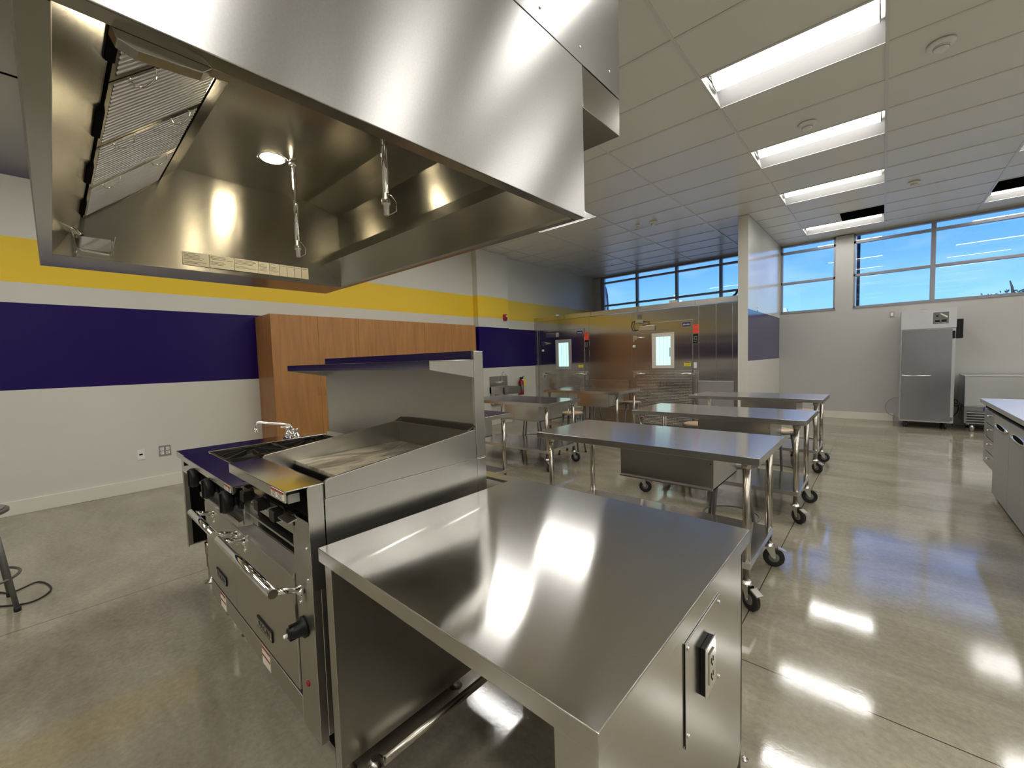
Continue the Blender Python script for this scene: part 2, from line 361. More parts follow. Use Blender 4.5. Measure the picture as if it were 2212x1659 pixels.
def text(txt, name, size, mat, parent, origin, xdir, updir, depth=0.0008, bold=False):
    cu = bpy.data.curves.new('lettering', 'FONT'); cu.body = txt; cu.size = size; cu.extrude = depth; cu.align_x = 'CENTER'; cu.align_y = 'CENTER'
    if bold: cu.offset = size*0.02
    to = bpy.data.objects.new('lettering', cu); col.objects.link(to)
    bpy.context.view_layer.update()
    dg = bpy.context.evaluated_depsgraph_get(); me = bpy.data.meshes.new_from_object(to.evaluated_get(dg))
    bpy.data.objects.remove(to, do_unlink=True)
    X = Vector(xdir).normalized(); U = Vector(updir).normalized(); Z = X.cross(U); off = Vector(origin) - (wloc(parent) if parent else Vector((0, 0, 0)))
    for v in me.vertices:
        p = v.co.copy(); v.co = off + X*p.x + U*p.y + Z*p.z
    me.materials.clear(); me.materials.append(M[mat])
    o = bpy.data.objects.new(name, me); col.objects.link(o); o.parent = parent
    return o

# ------------------------------------------------------------------ room shell
WL, WR, WF, WB = -6.65, 6.0, 11.2, -6.0
struct('floor', box(WL-0.2, WR+0.2, WB-0.2, WF+0.2, -0.12, 0), 'floor')
struct('wall_left', box(WL-0.2, WL, WB-0.2, WF+0.2, 0, 4.15), 'wallstripe')
struct('wall_left_pilaster', box(WL, -6.50, 6.19, 7.16, 0, CZ-0.002), 'wallstripe')
struct('wall_right', box(WR, WR+0.2, WB-0.2, WF+0.2, 0, 4.15), 'wall')
struct('wall_rear', box(WL, WR, WB-0.2, WB, 0, 4.15), 'wallrear')
struct('wall_partition', box(-1.944, -1.785, 8.246, WF, 0, CZ-0.002), 'wallpatch')
struct('wall_partition_end', box(-1.944, -1.785, 8.238, 8.2455, 0, CZ-0.002), 'wall')
wf = MB()
wf.box(WL, WR, WF, WF+0.2, 0, 2.325)
wf.box(WL, -6.385, WF, WF+0.2, 2.325, CZ)
wf.box(-1.96, -1.77, WF, WF+0.2, 2.325, CZ)
wf.box(-0.785, -0.49, WF, WF+0.2, 2.325, CZ)
wf.box(4.15, WR, WF, WF+0.2, 2.325, CZ)
wf.box(WL, WR, WF, WF+0.2, 3.835, 4.15)
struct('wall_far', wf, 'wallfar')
struct('ceiling_roof', box(WL-0.2, WR+0.2, WB-0.2, WF+0.2, 4.15, 4.30), 'wall')
bb = MB().box(WL, WL+0.016, WB, 1.955, 0, 0.15).box(WL, WL+0.016, 5.69, 6.19, 0, 0.15).box(-6.50, -6.484, 6.175, 7.175, 0, 0.15).box(WL, -6.484, 6.175, 6.19, 0, 0.15).box(WL, -6.484, 7.16, 7.175, 0, 0.15).box(WL, WL+0.016, 7.17, 8.29, 0, 0.15)
struct('baseboard_left', bb, 'trim', 0.004)
struct('baseboard_far', MB().box(-1.77, 0.17, WF-0.016, WF, 0, 0.15), 'trim', 0.004)
struct('baseboard_partition', MB().box(-1.785, -1.769, 8.24, WF-0.02, 0, 0.15).box(-1.944, -1.769, 8.225, 8.24, 0, 0.15), 'trim', 0.003)

# ceiling tiles, hung grid
S = 0.6096; GX, GY = -1.237, 3.935
lights = [(0, 0), (0, 3), (0, 6), (0, 10)] + [(i, j) for i in (2, 4) for j in (10, 6, 3, 0)] + [(i, -3) for i in (0, 2, 4)] + [(i, -6) for i in (1, 2, 4)] + [(-1, j) for j in (-9, -12)] + [(i, j) for i in (0, 2, 4) for j in (-9, -12)] + [(-3, j) for j in (3, 0, -3, -6, -9, -12)]  # column just left of the aisle is added to brighten the left floor
vents = [(0, 9, 0.5), (2, 9, 0.0)]
skip = set(lights)
ct = MB(); bars = MB()
i0, i1, j0, j1 = -5, 6, -17, 12
for i in range(i0, i1):
    for j in range(j0, j1):
        if (i, j) in skip: continue
        x0, x1 = max(GX+2*S*i, WL), min(GX+2*S*(i+1), WR); y0, y1 = max(GY+S*j, WB), min(GY+S*(j+1), WF)
        if x1 <= x0 or y1 <= y0: continue
        for v in vents:
            if (i, j) == (v[0], v[1]):
                if v[2] == 0.5: x1 = (x0+x1)/2
                else: x0 = (x0+x1)/2
        ct.box(x0, x1, y0, y1, CZ+0.004, CZ+0.018)
struct('ceiling', ct, 'tile')
for i in range(i0+1, i1):
    x = GX+2*S*i; bars.box(x-0.012, x+0.012, WB, WF, CZ-0.004, CZ+0.004)
for j in range(j0+1, j1):
    y = GY+S*j
    if WB < y < WF: bars.box(WL, WR, y-0.012, y+0.012, CZ-0.003, CZ+0.004)
xh = GX + S
bars.box(xh-0.012, xh+0.012, GY+9*S, GY+10*S, CZ-0.003, CZ+0.004)
bars.box(WL, WR, WF-0.02, WF, CZ-0.004, CZ+0.002); bars.box(WL, WL+0.02, WB, WF, CZ-0.004, CZ+0.002)
go = bars.build('ceiling_grid', 'tbar', bpy.data.objects['ceiling'])

# ceiling troffers
def troffer():
    t = thing('ceiling_light', (0, 0, 0), 'x', 'ceiling light')
    L_, W_ = 2*S-0.026, S-0.026
    m = MB(); z0, z1 = 0.0, 0.09
    n = 8
    def prof(k, side):      # curved side reflector
        t_ = k/n; y = W_/2 - t_*(W_/2-0.115); return side*y, z0 + (z1-z0)*math.sin(t_*PI/2)
    for side in (-1, 1):
        P = [prof(k, side) for k in range(n+1)]
        for k in range(n):
            (ya, za), (yb, zb) = P[k], P[k+1]
            m.add([(-L_/2, ya, za), (L_/2, ya, za), (L_/2, yb, zb), (-L_/2, yb, zb)], [(0, 1, 2, 3)], True)
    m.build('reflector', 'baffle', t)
    e_ = MB()
    for sx_ in (-1, 1):
        P = [(-W_/2, z0)] + [prof(k, -1) for k in range(n+1)] + [prof(k, 1) for k in range(n, -1, -1)]
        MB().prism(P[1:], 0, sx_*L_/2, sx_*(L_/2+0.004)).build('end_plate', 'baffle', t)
    box(-L_/2-0.006, L_/2+0.006, -W_/2-0.006, W_/2+0.006, 0.125, 0.135).build('housing', 'white', t)
    ln = MB(); P = []
    for k in range(13):
        a = PI*k/12; P.append((-0.112*math.cos(a), 0.088 - 0.055*math.sin(a)))
    P += [(0.112, 0.095), (-0.112, 0.095)]
    ln.prism(P, 0, -L_/2+0.035, L_/2-0.035); ln.build('lens', 'lit', t)
    cp = MB()
    for sx_ in (-1, 1):
        P2 = [(-0.118*math.cos(PI*k/12), 0.088 - 0.060*math.sin(PI*k/12)) for k in range(13)] + [(0.118, 0.1), (-0.118, 0.1)]
        MB().prism(P2, 0, sx_*(L_/2-0.034), sx_*(L_/2-0.024)).build('lens_cap', 'zinc', t)
    return t
t0 = troffer()
names = {10: 'window end', 6: 'third from window', 3: 'second from camera', 0: 'nearest'}
LB = {(0, 10): 'narrowest-looking lit troffer beside the open ceiling hole, closest to the far windows', (0, 6): 'lit troffer second from the far windows in the row over the aisle',
      (0, 3): 'lit troffer with the round smoke detector just in front of it', (0, 0): 'largest lit recessed troffer at the top of the photo',
      (-3, 3): 'troffer almost hidden behind the lower right corner of the exhaust hood',
      (2, 10): 'lit troffer cut by the right edge of the photo, above the fridge wall windows'}
for n_, (i, j) in enumerate(lights):
    o = t0 if n_ == 0 else copy_tree(t0)
    o.location = (GX+2*S*(i+0.5), GY+S*(j+0.5), CZ)
    rows_ = {10: 'first', 6: 'second', 4: 'third', 3: 'third', 0: 'fourth', -3: 'fifth', -6: 'sixth', -9: 'seventh', -12: 'last'}
    cols_ = {-1: 'column added to light the left floor', -3: 'column above the range and striped wall', 0: 'column over the open aisle', 1: 'gap between the aisle column and the next', 2: 'column right of the aisle', 4: 'column nearest the right wall'}
    o['label'] = LB.get((i, j), 'recessed troffer, %s row counted from the windows, %s' % (rows_[j], cols_[i]))
    o['group'] = 'recessed ceiling troffers'
for n_, (x0, x1, lb) in enumerate(((xh, GX+2*S, 'dark square return opening beside the last lit troffer'), (GX+4*S, GX+5*S, 'dark return opening in the ceiling at the right edge of the photo'))):
    v = thing('ceiling_vent', ((x0+x1)/2, GY+9.5*S, CZ), lb, 'vent', 'ceiling return openings')
    m = MB(); a, b_, c_, d = x0+0.012, x1-0.012, GY+9*S+0.012, GY+10*S-0.012
    m.box(a, b_, c_, c_+0.006, CZ, CZ+0.22).box(a, b_, d-0.006, d, CZ, CZ+0.22).box(a, a+0.006, c_, d, CZ, CZ+0.22).box(b_-0.006, b_, c_, d, CZ, CZ+0.22).box(a, b_, c_, d, CZ+0.22, CZ+0.226)
    m.build('duct_box', 'dark', v)
    g = MB()
    for k in range(12): g.box(a, b_, c_+0.02+k*0.047, c_+0.024+k*0.047, CZ+0.03, CZ+0.055)
    g.build('grille', 'dark', v)

def detector(x, y, label, s=1.0, bracket=False):
    t = thing('smoke_detector', (x, y, CZ-0.004), label, 'smoke detector', 'round ceiling devices')
    z = CZ-0.004
    MB().lathe([(0.001, 0), (0.085*s, 0), (0.085*s, -0.012), (0.07*s, -0.022), (0.05*s, -0.026)], (x, y, z), seg=28).build('base', 'white', t)
    MB().lathe([(0.05*s, -0.024), (0.046*s, -0.045), (0.03*s, -0.058), (0.012*s, -0.06)], (x, y, z), seg=24).build('sensor_head', 'white', t)
    m = MB()
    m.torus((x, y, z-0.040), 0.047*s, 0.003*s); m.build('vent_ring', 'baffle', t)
detector(-0.64, 5.50, 'smoke detector between the nearest two lit troffers')
detector(0.30, 4.86, 'smoke detector near the top right of the ceiling, above the aisle')
detector(0.29, 8.51, 'small smoke detector right of the row of troffers, nearest the windows', 0.8)
detector(-3.12, 7.38, 'right one of two small ceiling devices above the worktables', 0.8)
detector(-3.39, 7.34, 'left one of two small ceiling devices above the worktables', 0.55)

# ------------------------------------------------------------------ windows
def window(n, x0, x1, z0, z1, muls, trans, fw=0.05):
    w = sempty('window_%d' % n, ((x0+x1)/2, WF, z0)); y0, y1 = WF+0.03, WF+0.13
    fr = MB(); fr.box(x0, x0+fw*0.7, y0, y1, z0, z1).box(x1-fw*0.7, x1, y0, y1, z0, z1).box(x0, x1, y0, y1, z0, z0+fw*0.7).box(x0, x1, y0, y1, z1-fw*0.7, z1)
    for mxx in muls: fr.box(mxx-fw/2-0.008, mxx+fw/2+0.008, y0-0.005, y1, z0, z1)
    for tz in trans: fr.box(x0, x1, y0, y1-0.01, tz-fw/2, tz+fw/2)
    fr.build('window_frame', 'frame', w, 0.002)
    xs = [x0] + list(muls) + [x1]; zs = [z0] + list(trans) + [z1]
    for a in range(len(xs)-1):
        for b_ in range(len(zs)-1):
            box(xs[a]+0.01, xs[a+1]-0.01, WF+0.085, WF+0.089, zs[b_]+0.01, zs[b_+1]-0.01).build('window_pane', 'glass', w)
    box(x0-0.01, x1+0.01, WF-0.012, WF+0.03, z0-0.018, z0).build('window_sill', 'frame', w)
    return w
window(1, -6.385, -1.96, 2.325, 3.835, (-6.315, -5.245, -4.13, -3.04), (2.99, 3.665))
window(2, -1.77, -0.785, 2.325, 3.835, (), (2.99, 3.665))
window(3, -0.49, 4.15, 2.325, 3.835, (0.67, 1.83, 2.99), (2.99, 3.665))

# ------------------------------------------------------------------ outside
struct('ground', box(-60, 60, WF+0.25, 90, -0.5, -0.3), 'ground')
bl = thing('building', (-13, 31, -0.3), 'white flat roofed building far outside the left clerestory window', 'building')
box(-32, -7.6, 30, 40, -0.3, 4.65).build('wall', 'extw', bl)
box(-32.2, -7.5, 29.8, 40.2, 4.65, 4.90).build('parapet', 'extw', bl, 0.02)
rv = MB().box(-11.75, -11.0, 31, 31.7, 4.90, 5.45).box(-11.6, -11.35, 31, 31.3, 5.45, 5.9); rv.build('roof_unit', 'extw', bl)
b2 = thing('canopy', (-4.6, 28, -0.3), 'small white slanted canopy corner outside the middle window', 'canopy')
MB().prism([(-4.75, 3.4), (-4.05, 3.4), (-4.2, 3.95), (-4.75, 4.1)], 1, 28.4, 28.9).build('panel', 'extw', b2)
box(-4.72, -4.62, 28.5, 28.7, -0.3, 3.4).build('post', 'extw', b2)
sl = thing('street_lamp', (-11.0, 20, -0.3), 'dark street lamp with a curved arm outside the left clerestory window', 'street lamp')
MB().tube([(-11.0, 20, -0.3), (-11.0, 20, 4.3), (-11.02, 20, 4.75), (-11.10, 20, 5.1), (-11.25, 20, 5.4), (-11.5, 20, 5.65), (-11.9, 20, 5.8)], 0.06, 10).build('pole', 'extd', sl)
MB().lathe([(0.02, 0.05), (0.12, 0), (0.2, -0.12), (0.05, -0.16)], (-12.0, 20, 5.8)).build('lamp_head', 'extd', sl)
b3 = thing('column', (-0.42, 11.75, -0.3), 'dark blue exterior steel column behind the big right window', 'column')
box(-0.46, -0.405, 11.72, 11.80, -0.3, 4.6).build('shaft', 'extd', b3)
box(-0.50, -0.36, 11.68, 11.84, -0.3, -0.28).build('base_plate', 'extd', b3)
tr = thing('tree', (3.8, 25, -0.3), 'sparse leafy treetop rising past the sill of the right window', 'tree')
tb = MB().tube([(3.72, 25, -0.3), (3.75, 25, 2.2), (3.70, 25, 3.3), (3.66, 25, 3.7), (3.60, 25, 3.95)], 0.05, 8, rads=[0.1, 0.08, 0.05, 0.035, 0.02])
for k in range(16):
    a = random.uniform(0, 2*PI); L_ = random.uniform(0.4, 0.9)
    tb.tube([(3.73, 25, 2.6+0.04*k), (3.73+math.cos(a)*L_*0.6, 25+math.sin(a)*L_*0.6, 2.85+0.04*k), (3.73+math.cos(a)*L_, 25+math.sin(a)*L_, 2.95+0.03*k)], 0.014, 5)
tb.build('branches', 'bark', tr)
lf = MB()
for k in range(420):
    a = random.uniform(0, 2*PI); rr = random.uniform(0.1, 1.1); z = 3.62 - 0.22*rr*random.random() - random.random()*0.5
    c = Vector((3.95+math.cos(a)*rr, 25+math.sin(a)*rr*0.6, z)); d = Vector((random.uniform(-1, 1), random.uniform(-1, 1), random.uniform(-1, 1))).normalized()*0.06; e2 = d.orthogonal().normalized()*0.03
    lf.add([c-d, c+e2, c+d, c-e2], [(0, 1, 2, 3)])
lf.build('foliage', 'bark', tr)

# ------------------------------------------------------------------ exhaust hood
HX0, HX1, HY0, HY1, HZ0, HZ1 = -3.366, -0.932, -0.010, 1.517, 2.03, 2.64
hood = thing('exhaust_hood', ((HX0+HX1)/2, (HY0+HY1)/2, HZ0), 'large stainless exhaust hood hanging over the range', 'exhaust hood')
box(HX1-0.004, HX1, HY0, HY1, HZ0, HZ1).build('side_panel', 'hoodface', hood, 0.0015)
MB().box(HX1-0.042, HX1-0.004, HY0+0.004, HY1-0.004, HZ0, HZ0+0.004).build('edge_flange', 'hoodin', hood)
box(HX0, HX0+0.004, HY0, HY1, HZ0, HZ1).build('side_panel', 'hoodface', hood)
box(HX0+0.004, HX1-0.004, HY1-0.004, HY1, HZ0, HZ1).build('front_panel', 'hoodface', hood)
box(HX0+0.004, HX1-0.004, HY0, HY0+0.004, HZ0, HZ1).build('rear_panel', 'hoodface', hood)
XI0, XI1 = -3.03, HX1-0.045     # working opening
box(HX0+0.004, XI0, HY0+0.004, HY1-0.004, HZ0, HZ0+0.003).build('end_plenum', 'hoodin', hood)
MB().sheet([(XI0-0.002, HZ0+0.003), (XI0-0.002, 2.62)], 1, HY0+0.03, HY1-0.01, 0.002).build('inner_end_panel', 'hoodend', hood)
box(XI1, XI1+0.002, HY0+0.03, HY1-0.01, HZ0+0.003, 2.62).build('inner_end_panel', 'hoodin', hood)
# section seen from inside: rear flange, sloped rear sheet, strip above filters, flat top, front canopy baffle
MB().sheet([(HY0+0.004, HZ0), (0.034, HZ0), (0.036, HZ0+0.01), (0.140, 2.225)], 0, XI0, XI1, 0.002).build('grease_trough', 'hoodin', hood)
MB().sheet([(0.468, 2.520), (0.475, 2.528), (0.540, 2.594), (0.548, 2.606)], 0, XI0, XI1, -0.002).build('filter_rail', 'hoodin', hood, 0)
MB().sheet([(0.548, 2.606), (1.274, 2.606)], 0, XI0, XI1, -0.002).build('top_lining', 'hoodin', hood)
MB().sheet([(1.274, 2.606), (1.386, 2.580), (1.486, 2.543), (1.490, 2.307), (1.353, 2.175), (1.476, 2.040), (1.48, HZ0), (HY1-0.004, HZ0)], 0, XI0, XI1, -0.002).build('canopy_lining', 'hoodend', hood)
box(XI0, XI1, 0.004, HY1-0.006, 2.615, 2.637).build('top_cover', 'hoodin', hood)
box(XI0, XI1, 0.462, 0.466, 2.505, 2.60).build('shadow_gap', 'dark', hood)
# baffle filters
fx = [-3.02, -2.535, -2.05, -1.565, -1.08]
fdir = (Vector((0, 0.463, 2.515)) - Vector((0, 0.146, 2.233))); fl_ = fdir.length; fdir.normalize(); fn = Vector((0, fdir.z, -fdir.y))
def fpt(x, t, h): return Vector((x, 0.146, 2.233)) + fdir*t + fn*h
for k in range(4):
    a, b_ = fx[k]+0.004, fx[k+1]-0.004
    m = MB()
    def bar(xa, xb, ta, tb_, h0, h1, mm):
        vs_ = [fpt(xa, ta, h0), fpt(xb, ta, h0), fpt(xb, tb_, h0), fpt(xa, tb_, h0), fpt(xa, ta, h1), fpt(xb, ta, h1), fpt(xb, tb_, h1), fpt(xa, tb_, h1)]
        mm.add(vs_, [(0,3,2,1),(4,5,6,7),(0,1,5,4),(1,2,6,5),(2,3,7,6),(3,0,4,7)])
    bar(a, b_, 0, 0.016, -0.02, 0.006, m); bar(a, b_, fl_-0.016, fl_, -0.02, 0.006, m)
    bar(a, a+0.018, 0, fl_, -0.02, 0.006, m); bar(b_-0.018, b_, 0, fl_, -0.02, 0.006, m)
    fo = m.build('baffle_filter', 'hoodin', hood)
    sl_ = MB(); nb = 17
    for q in range(nb):
        xc = a+0.018 + (b_-a-0.036)*(q+0.5)/nb; hw = (b_-a-0.036)/nb*0.31
        sl_.tube([fpt(xc, 0.016, 0.0), fpt(xc, fl_-0.016, 0.0)], hw*1.05, 8, False)
    sl_.build('baffle_slats', 'slat', fo)
    bk = MB(); bar(a+0.018, b_-0.018, 0.016, fl_-0.016, -0.020, -0.018, bk); bk.build('filter_back', 'dark', fo)
    for t in (0.10, 0.33):
        hd = MB(); xm = b_ - 0.008
        P = [fpt(xm, t-0.040, 0.005), fpt(xm-0.01, t-0.040, 0.010), fpt(xm-0.035, t-0.032, 0.018), fpt(xm-0.050, t, 0.022), fpt(xm-0.035, t+0.032, 0.018), fpt(xm-0.01, t+0.040, 0.010), fpt(xm, t+0.040, 0.005)]
        hd.tube(P, 0.0022, 6); hd.build('wire_handle', 'chrome', fo)
    nb_ = MB(); xc = (a+b_)/2
    nb_.box(xc-0.10, xc+0.10, 0.132, 0.150, 2.208, 2.228); nb_.build('drain_slot', 'dark', hood)
# end cover piece close to the near end
MB().prism([(0.10, 2.034), (0.108, 2.014), (0.135, 2.006), (0.228, 2.014), (0.245, 2.030), (0.30, 2.034)], 0, XI1-0.03, XI1+0.002).build('filter_end_cover', 'hoodin', hood, 0.002)
# lamp, nozzles
for xl in (-2.537, -1.55):
    lo = MB().lathe([(0.078, 0.0), (0.078, -0.003), (0.066, -0.005), (0.062, -0.004)], (xl, 0.888, 2.607)).build('lamp_ring', 'chrome', hood)
    MB().lathe([(0.001, -0.002), (0.062, -0.002), (0.055, -0.008), (0.02, -0.010)], (xl, 0.888, 2.606)).build('lamp_lens', 'hoodlit', lo)
for xp in (-2.51, -1.572):
    po = MB().cyl((xp, 0.985, 2.604), (xp, 0.985, 2.16), 0.012, 14).lathe([(0.022, 0), (0.022, -0.02), (0.012, -0.024)], (xp, 0.985, 2.606)).build('suppression_pipe', 'chrome', hood)
    MB().lathe([(0.012, 0), (0.013, -0.02), (0.019, -0.024), (0.019, -0.045), (0.013, -0.052), (0.013, -0.085), (0.010, -0.09)], (xp, 0.985, 2.165)).build('nozzle', 'zinc', po)
    MB().tube([(xp, 0.985, 2.165), (xp+0.02, 1.0, 2.155), (xp+0.038, 1.01, 2.125), (xp+0.036, 1.01, 2.09), (xp+0.015, 0.995, 2.078), (xp+0.004, 0.985, 2.082)], 0.0018, 6).build('cap_strap', 'zinc', po)
# grease cup and drain spout
gc = MB(); X = -3.028
gc.prism([(0.102, 2.133), (0.108, 2.133), (0.122, 2.062), (0.132, 2.054), (0.228, 2.050), (0.238, 2.058), (0.254, 2.137), (0.260, 2.137), (0.242, 2.052), (0.230, 2.044), (0.130, 2.048), (0.117, 2.058)], 1-1, X, X+0.10)
gc.box(X+0.094, X+0.10, 0.120, 0.240, 2.055, 2.118).box(X, X+0.004, 0.108, 0.254, 2.055, 2.135)
gc.build('grease_cup', 'chrome', hood, 0.001)
MB().tube(smooth([(X+0.01, 0.055, 2.16), (X+0.03, 0.075, 2.165), (X+0.05, 0.10, 2.155), (X+0.06, 0.135, 2.125)]), 0.016, 12).build('drain_spout', 'chrome', hood)
# paper labels (plain small print, no codes)
lab = MB().box(XI0+0.002, XI0+0.0035, 0.543, 1.248, 2.060, 2.136); lo = lab.build('label_strip', 'paper', hood)
tag(lo, 'cream paper label strip with small printing')
ink = MB(); ys = [0.543, 0.672, 0.800, 0.935, 1.0, 1.060, 1.107, 1.154, 1.201, 1.248]
for k in range(len(ys)-1):
    y0, y1 = ys[k], ys[k+1]
    if k: ink.box(XI0+0.0034, XI0+0.0042, y0-0.0012, y0+0.0012, 2.060, 2.136)
    if k < 5:
        for q in range(7 if k else 9):
            z = 2.127 - q*0.0078; ln_ = (y1-y0-0.014)*random.uniform(0.45, 1)
            if random.random() < 0.8: ink.box(XI0+0.0034, XI0+0.0039, y0+0.006, y0+0.006+ln_, z-0.0009, z+0.0009)
    else:
        ink.box(XI0+0.0034, XI0+0.0039, y0+0.008, y1-0.008, 2.126, 2.128)
ink.build('small_print', 'ink', lo)
# perimeter supply plenum (far and near side) and enclosure to the ceiling
pl = MB().box(HX0, HX1, HY1+0.002, 1.835, 2.476, 2.638); pl.build('supply_plenum', 'hoodin', hood, 0.0015)
pl = MB().box(HX0, HX1, -0.33, HY0-0.002, 2.476, 2.638); pl.build('supply_plenum', 'hoodin', hood, 0.0015)
MB().box(-2.25, -2.243, -0.32, -0.015, 2.474, 2.477).build('plenum_seam', 'dark', hood)
# near end panel of the second (adjoining) hood body behind the camera side
encl = MB().box(HX0, HX1+0.0015, -0.33, 1.838, 2.643, CZ-0.006); encl.build('enclosure_panel', 'hoodface', hood, 0.0015)
for (yy, zz) in ((1.24, 2.70), (1.50, 2.70), (1.74, 2.72)): MB().lathe([(0.006, 0), (0.005, 0.003), (0.001, 0.004)], (HX1+0.0015, yy, zz), (1, 0, 0), 8).build('rivet', 'chrome', hood)

# ------------------------------------------------------------------ near work counter with outlet tower
ct_ = thing('work_counter', (-0.76, 0.94, 0), 'wide brushed stainless work counter in the foreground', 'counter')
Zc = 0.914
top = MB()
top.box(-1.228, -0.295, 0.490, 1.385, Zc-0.002, Zc)
top.box(-3.475, -1.228, 1.318, 1.385, Zc-0.002, Zc)
top.build('countertop', 'counter', ct_, 0.0)
ed = MB().box(-1.228, -0.295, 0.488, 0.492, Zc-0.040, Zc-0.001).box(-0.297, -0.293, 0.488, 1.387, Zc-0.040, Zc-0.001).box(-1.230, -1.226, 0.490, 1.318, Zc-0.040, Zc-0.001).box(-3.475, -0.295, 1.383, 1.387, Zc-0.040, Zc-0.001)
ed.build('edge_skirt', 'table', ct_, 0.0018)
tw = MB().prism([(0.515, 0.0+0.18), (1.345, 0.18), (1.378, 0.235), (1.378, Zc-0.042), (0.515, Zc-0.042)], 0, -0.395, -0.312)
tw.build('outlet_tower', 'table', ct_, 0.003)
ap = MB().box(-0.3115, -0.3085, 0.880, 1.136, 0.585, 0.822); apo = ap.build('access_panel', 'table', ct_, 0.001)
for yy, zz in ((0.895, 0.805), (1.122, 0.805), (0.895, 0.602), (1.122, 0.602)): MB().lathe([(0.006, 0), (0.005, 0.003), (0.001, 0.004)], (-0.3085, yy, zz), (1, 0, 0), 10).build('panel_screw', 'chrome', apo)
MB().box(-0.3105, -0.3095, 0.8765, 0.8795, 0.583, 0.822).build('panel_gap', 'dark', apo)
ob = box(-0.3085, -0.297, 0.975, 1.045, 0.645, 0.762).build('outlet_box', 'black', apo, 0.002)
oc = MB().box(-0.297, -0.2945, 0.972, 1.048, 0.642, 0.765).box(-0.2945, -0.2915, 0.993, 1.027, 0.664, 0.743)
oc.build('outlet_cover', 'chrome', apo, 0.0015)
sl_ = MB()
for zz in (0.685, 0.722):
    sl_.box(-0.2916, -0.2908, 1.001, 1.004, zz-0.006, zz+0.006).box(-0.2916, -0.2908, 1.014, 1.017, zz-0.006, zz+0.006).lathe([(0.003, 0), (0.003, 0.0006)], (-0.2916, 1.009, zz-0.012), (1, 0, 0), 8)
sl_.build('outlet_slots', 'dark', apo)
base = MB().box(-0.390, -0.340, 0.60, 1.30, 0.03, 0.18); base.build('tower_plinth', 'dark', ct_)
lp = MB().box(-1.222, -1.180, 0.502, 0.506, 0.20, Zc-0.042).box(-1.222, -1.218, 0.502, 1.36, 0.215, Zc-0.042).box(-1.192, -1.188, 0.506, 1.36, 0.235, Zc-0.042)
lp.build('side_panel', 'front', ct_, 0.001)
for yy in (0.585, 1.30):
    MB().cyl((-1.135, yy, 0.02), (-1.135, yy, 0.20), 0.021, 16).lathe([(0.024, 0.20), (0.024, 0.235), (0.012, 0.245)], (-1.135, yy, 0)).lathe([(0.03, 0), (0.032, 0.012), (0.016, 0.02)], (-1.135, yy, 0)).build('leg', 'tube', ct_)
    MB().cyl((-0.37, yy, 0.0), (-0.37, yy, 0.035), 0.02, 12).build('leg', 'tube', ct_)
MB().cyl((-1.135, 0.60, 0.215), (-1.135, 1.30, 0.215), 0.014, 12).build('brace_rod', 'tube', ct_)
MB().box(-1.226, -0.312, 1.365, 1.378, 0.012, Zc-0.042).build('back_panel', 'front', ct_)

# ------------------------------------------------------------------ left filler table with faucet
ft = thing('filler_table', (-3.14, 0.94, 0), 'stainless filler table with a chrome faucet left of the range', 'table')
MB().box(-3.475, -2.805, 0.515, 1.316, Zc-0.002, Zc).build('countertop', 'counter', ft)
MB().box(-3.477, -2.806, 0.513, 0.517, Zc-0.038, Zc-0.001).box(-3.477, -3.473, 0.515, 1.316, Zc-0.038, Zc-0.001).build('edge_skirt', 'table', ft, 0.0015)
MB().box(-3.44, -2.815, 0.530, 0.534, 0.785, Zc-0.04).build('apron', 'table', ft)
pn = MB().box(-3.440, -3.430, 0.530, 1.31, 0.275, 0.785).box(-3.430, -3.40, 0.530, 0.534, 0.275, 0.785); pn.build('side_panel', 'front', ft)
MB().box(-3.428, -3.424, 0.560, 1.30, 0.285, 0.78).build('inner_lining', 'dark', ft)
for yy in (0.64, 1.25):
    MB().lathe([(0.027, 0.275), (0.027, 0.20), (0.023, 0.198), (0.023, 0.11), (0.018, 0.108), (0.018, 0.02), (0.045, 0.008), (0.045, 0.0)], (-3.40, yy, 0)).build('foot', 'tube', ft)
    MB().lathe([(0.027, 0.80), (0.027, 0.20), (0.018, 0.108), (0.018, 0.02), (0.045, 0.008), (0.045, 0.0)], (-2.86, yy, 0)).build('foot', 'tube', ft)
fa = bpy.data.objects.new('faucet', None); fa.location = Vector((-3.19, 1.13, Zc)) - wloc(ft); col.objects.link(fa); fa.parent = ft
bx, by = -3.19, 1.135
MB().prism([(bx-0.10, by-0.028), (bx-0.075, by-0.034), (bx+0.075, by-0.034), (bx+0.10, by-0.028), (bx+0.10, by+0.028), (bx+0.075, by+0.034), (bx-0.075, by+0.034), (bx-0.10, by+0.028)], 2, Zc, Zc+0.022).build('deck_plate', 'chrome', fa, 0.004)
for sx_ in (-0.075, 0.075):
    MB().lathe([(0.027, 0.02), (0.025, 0.045), (0.016, 0.055), (0.013, 0.075), (0.016, 0.085), (0.010, 0.095)], (bx+sx_, by, Zc)).tube([(bx+sx_, by, Zc+0.088), (bx+sx_+0.05*(1 if sx_ > 0 else -0.2), by-0.045, Zc+0.094)], 0.006, 8).tube([(bx+sx_-0.02, by, Zc+0.086), (bx+sx_+0.02, by, Zc+0.086)], 0.005, 8).build('tap_handle', 'chrome', fa)
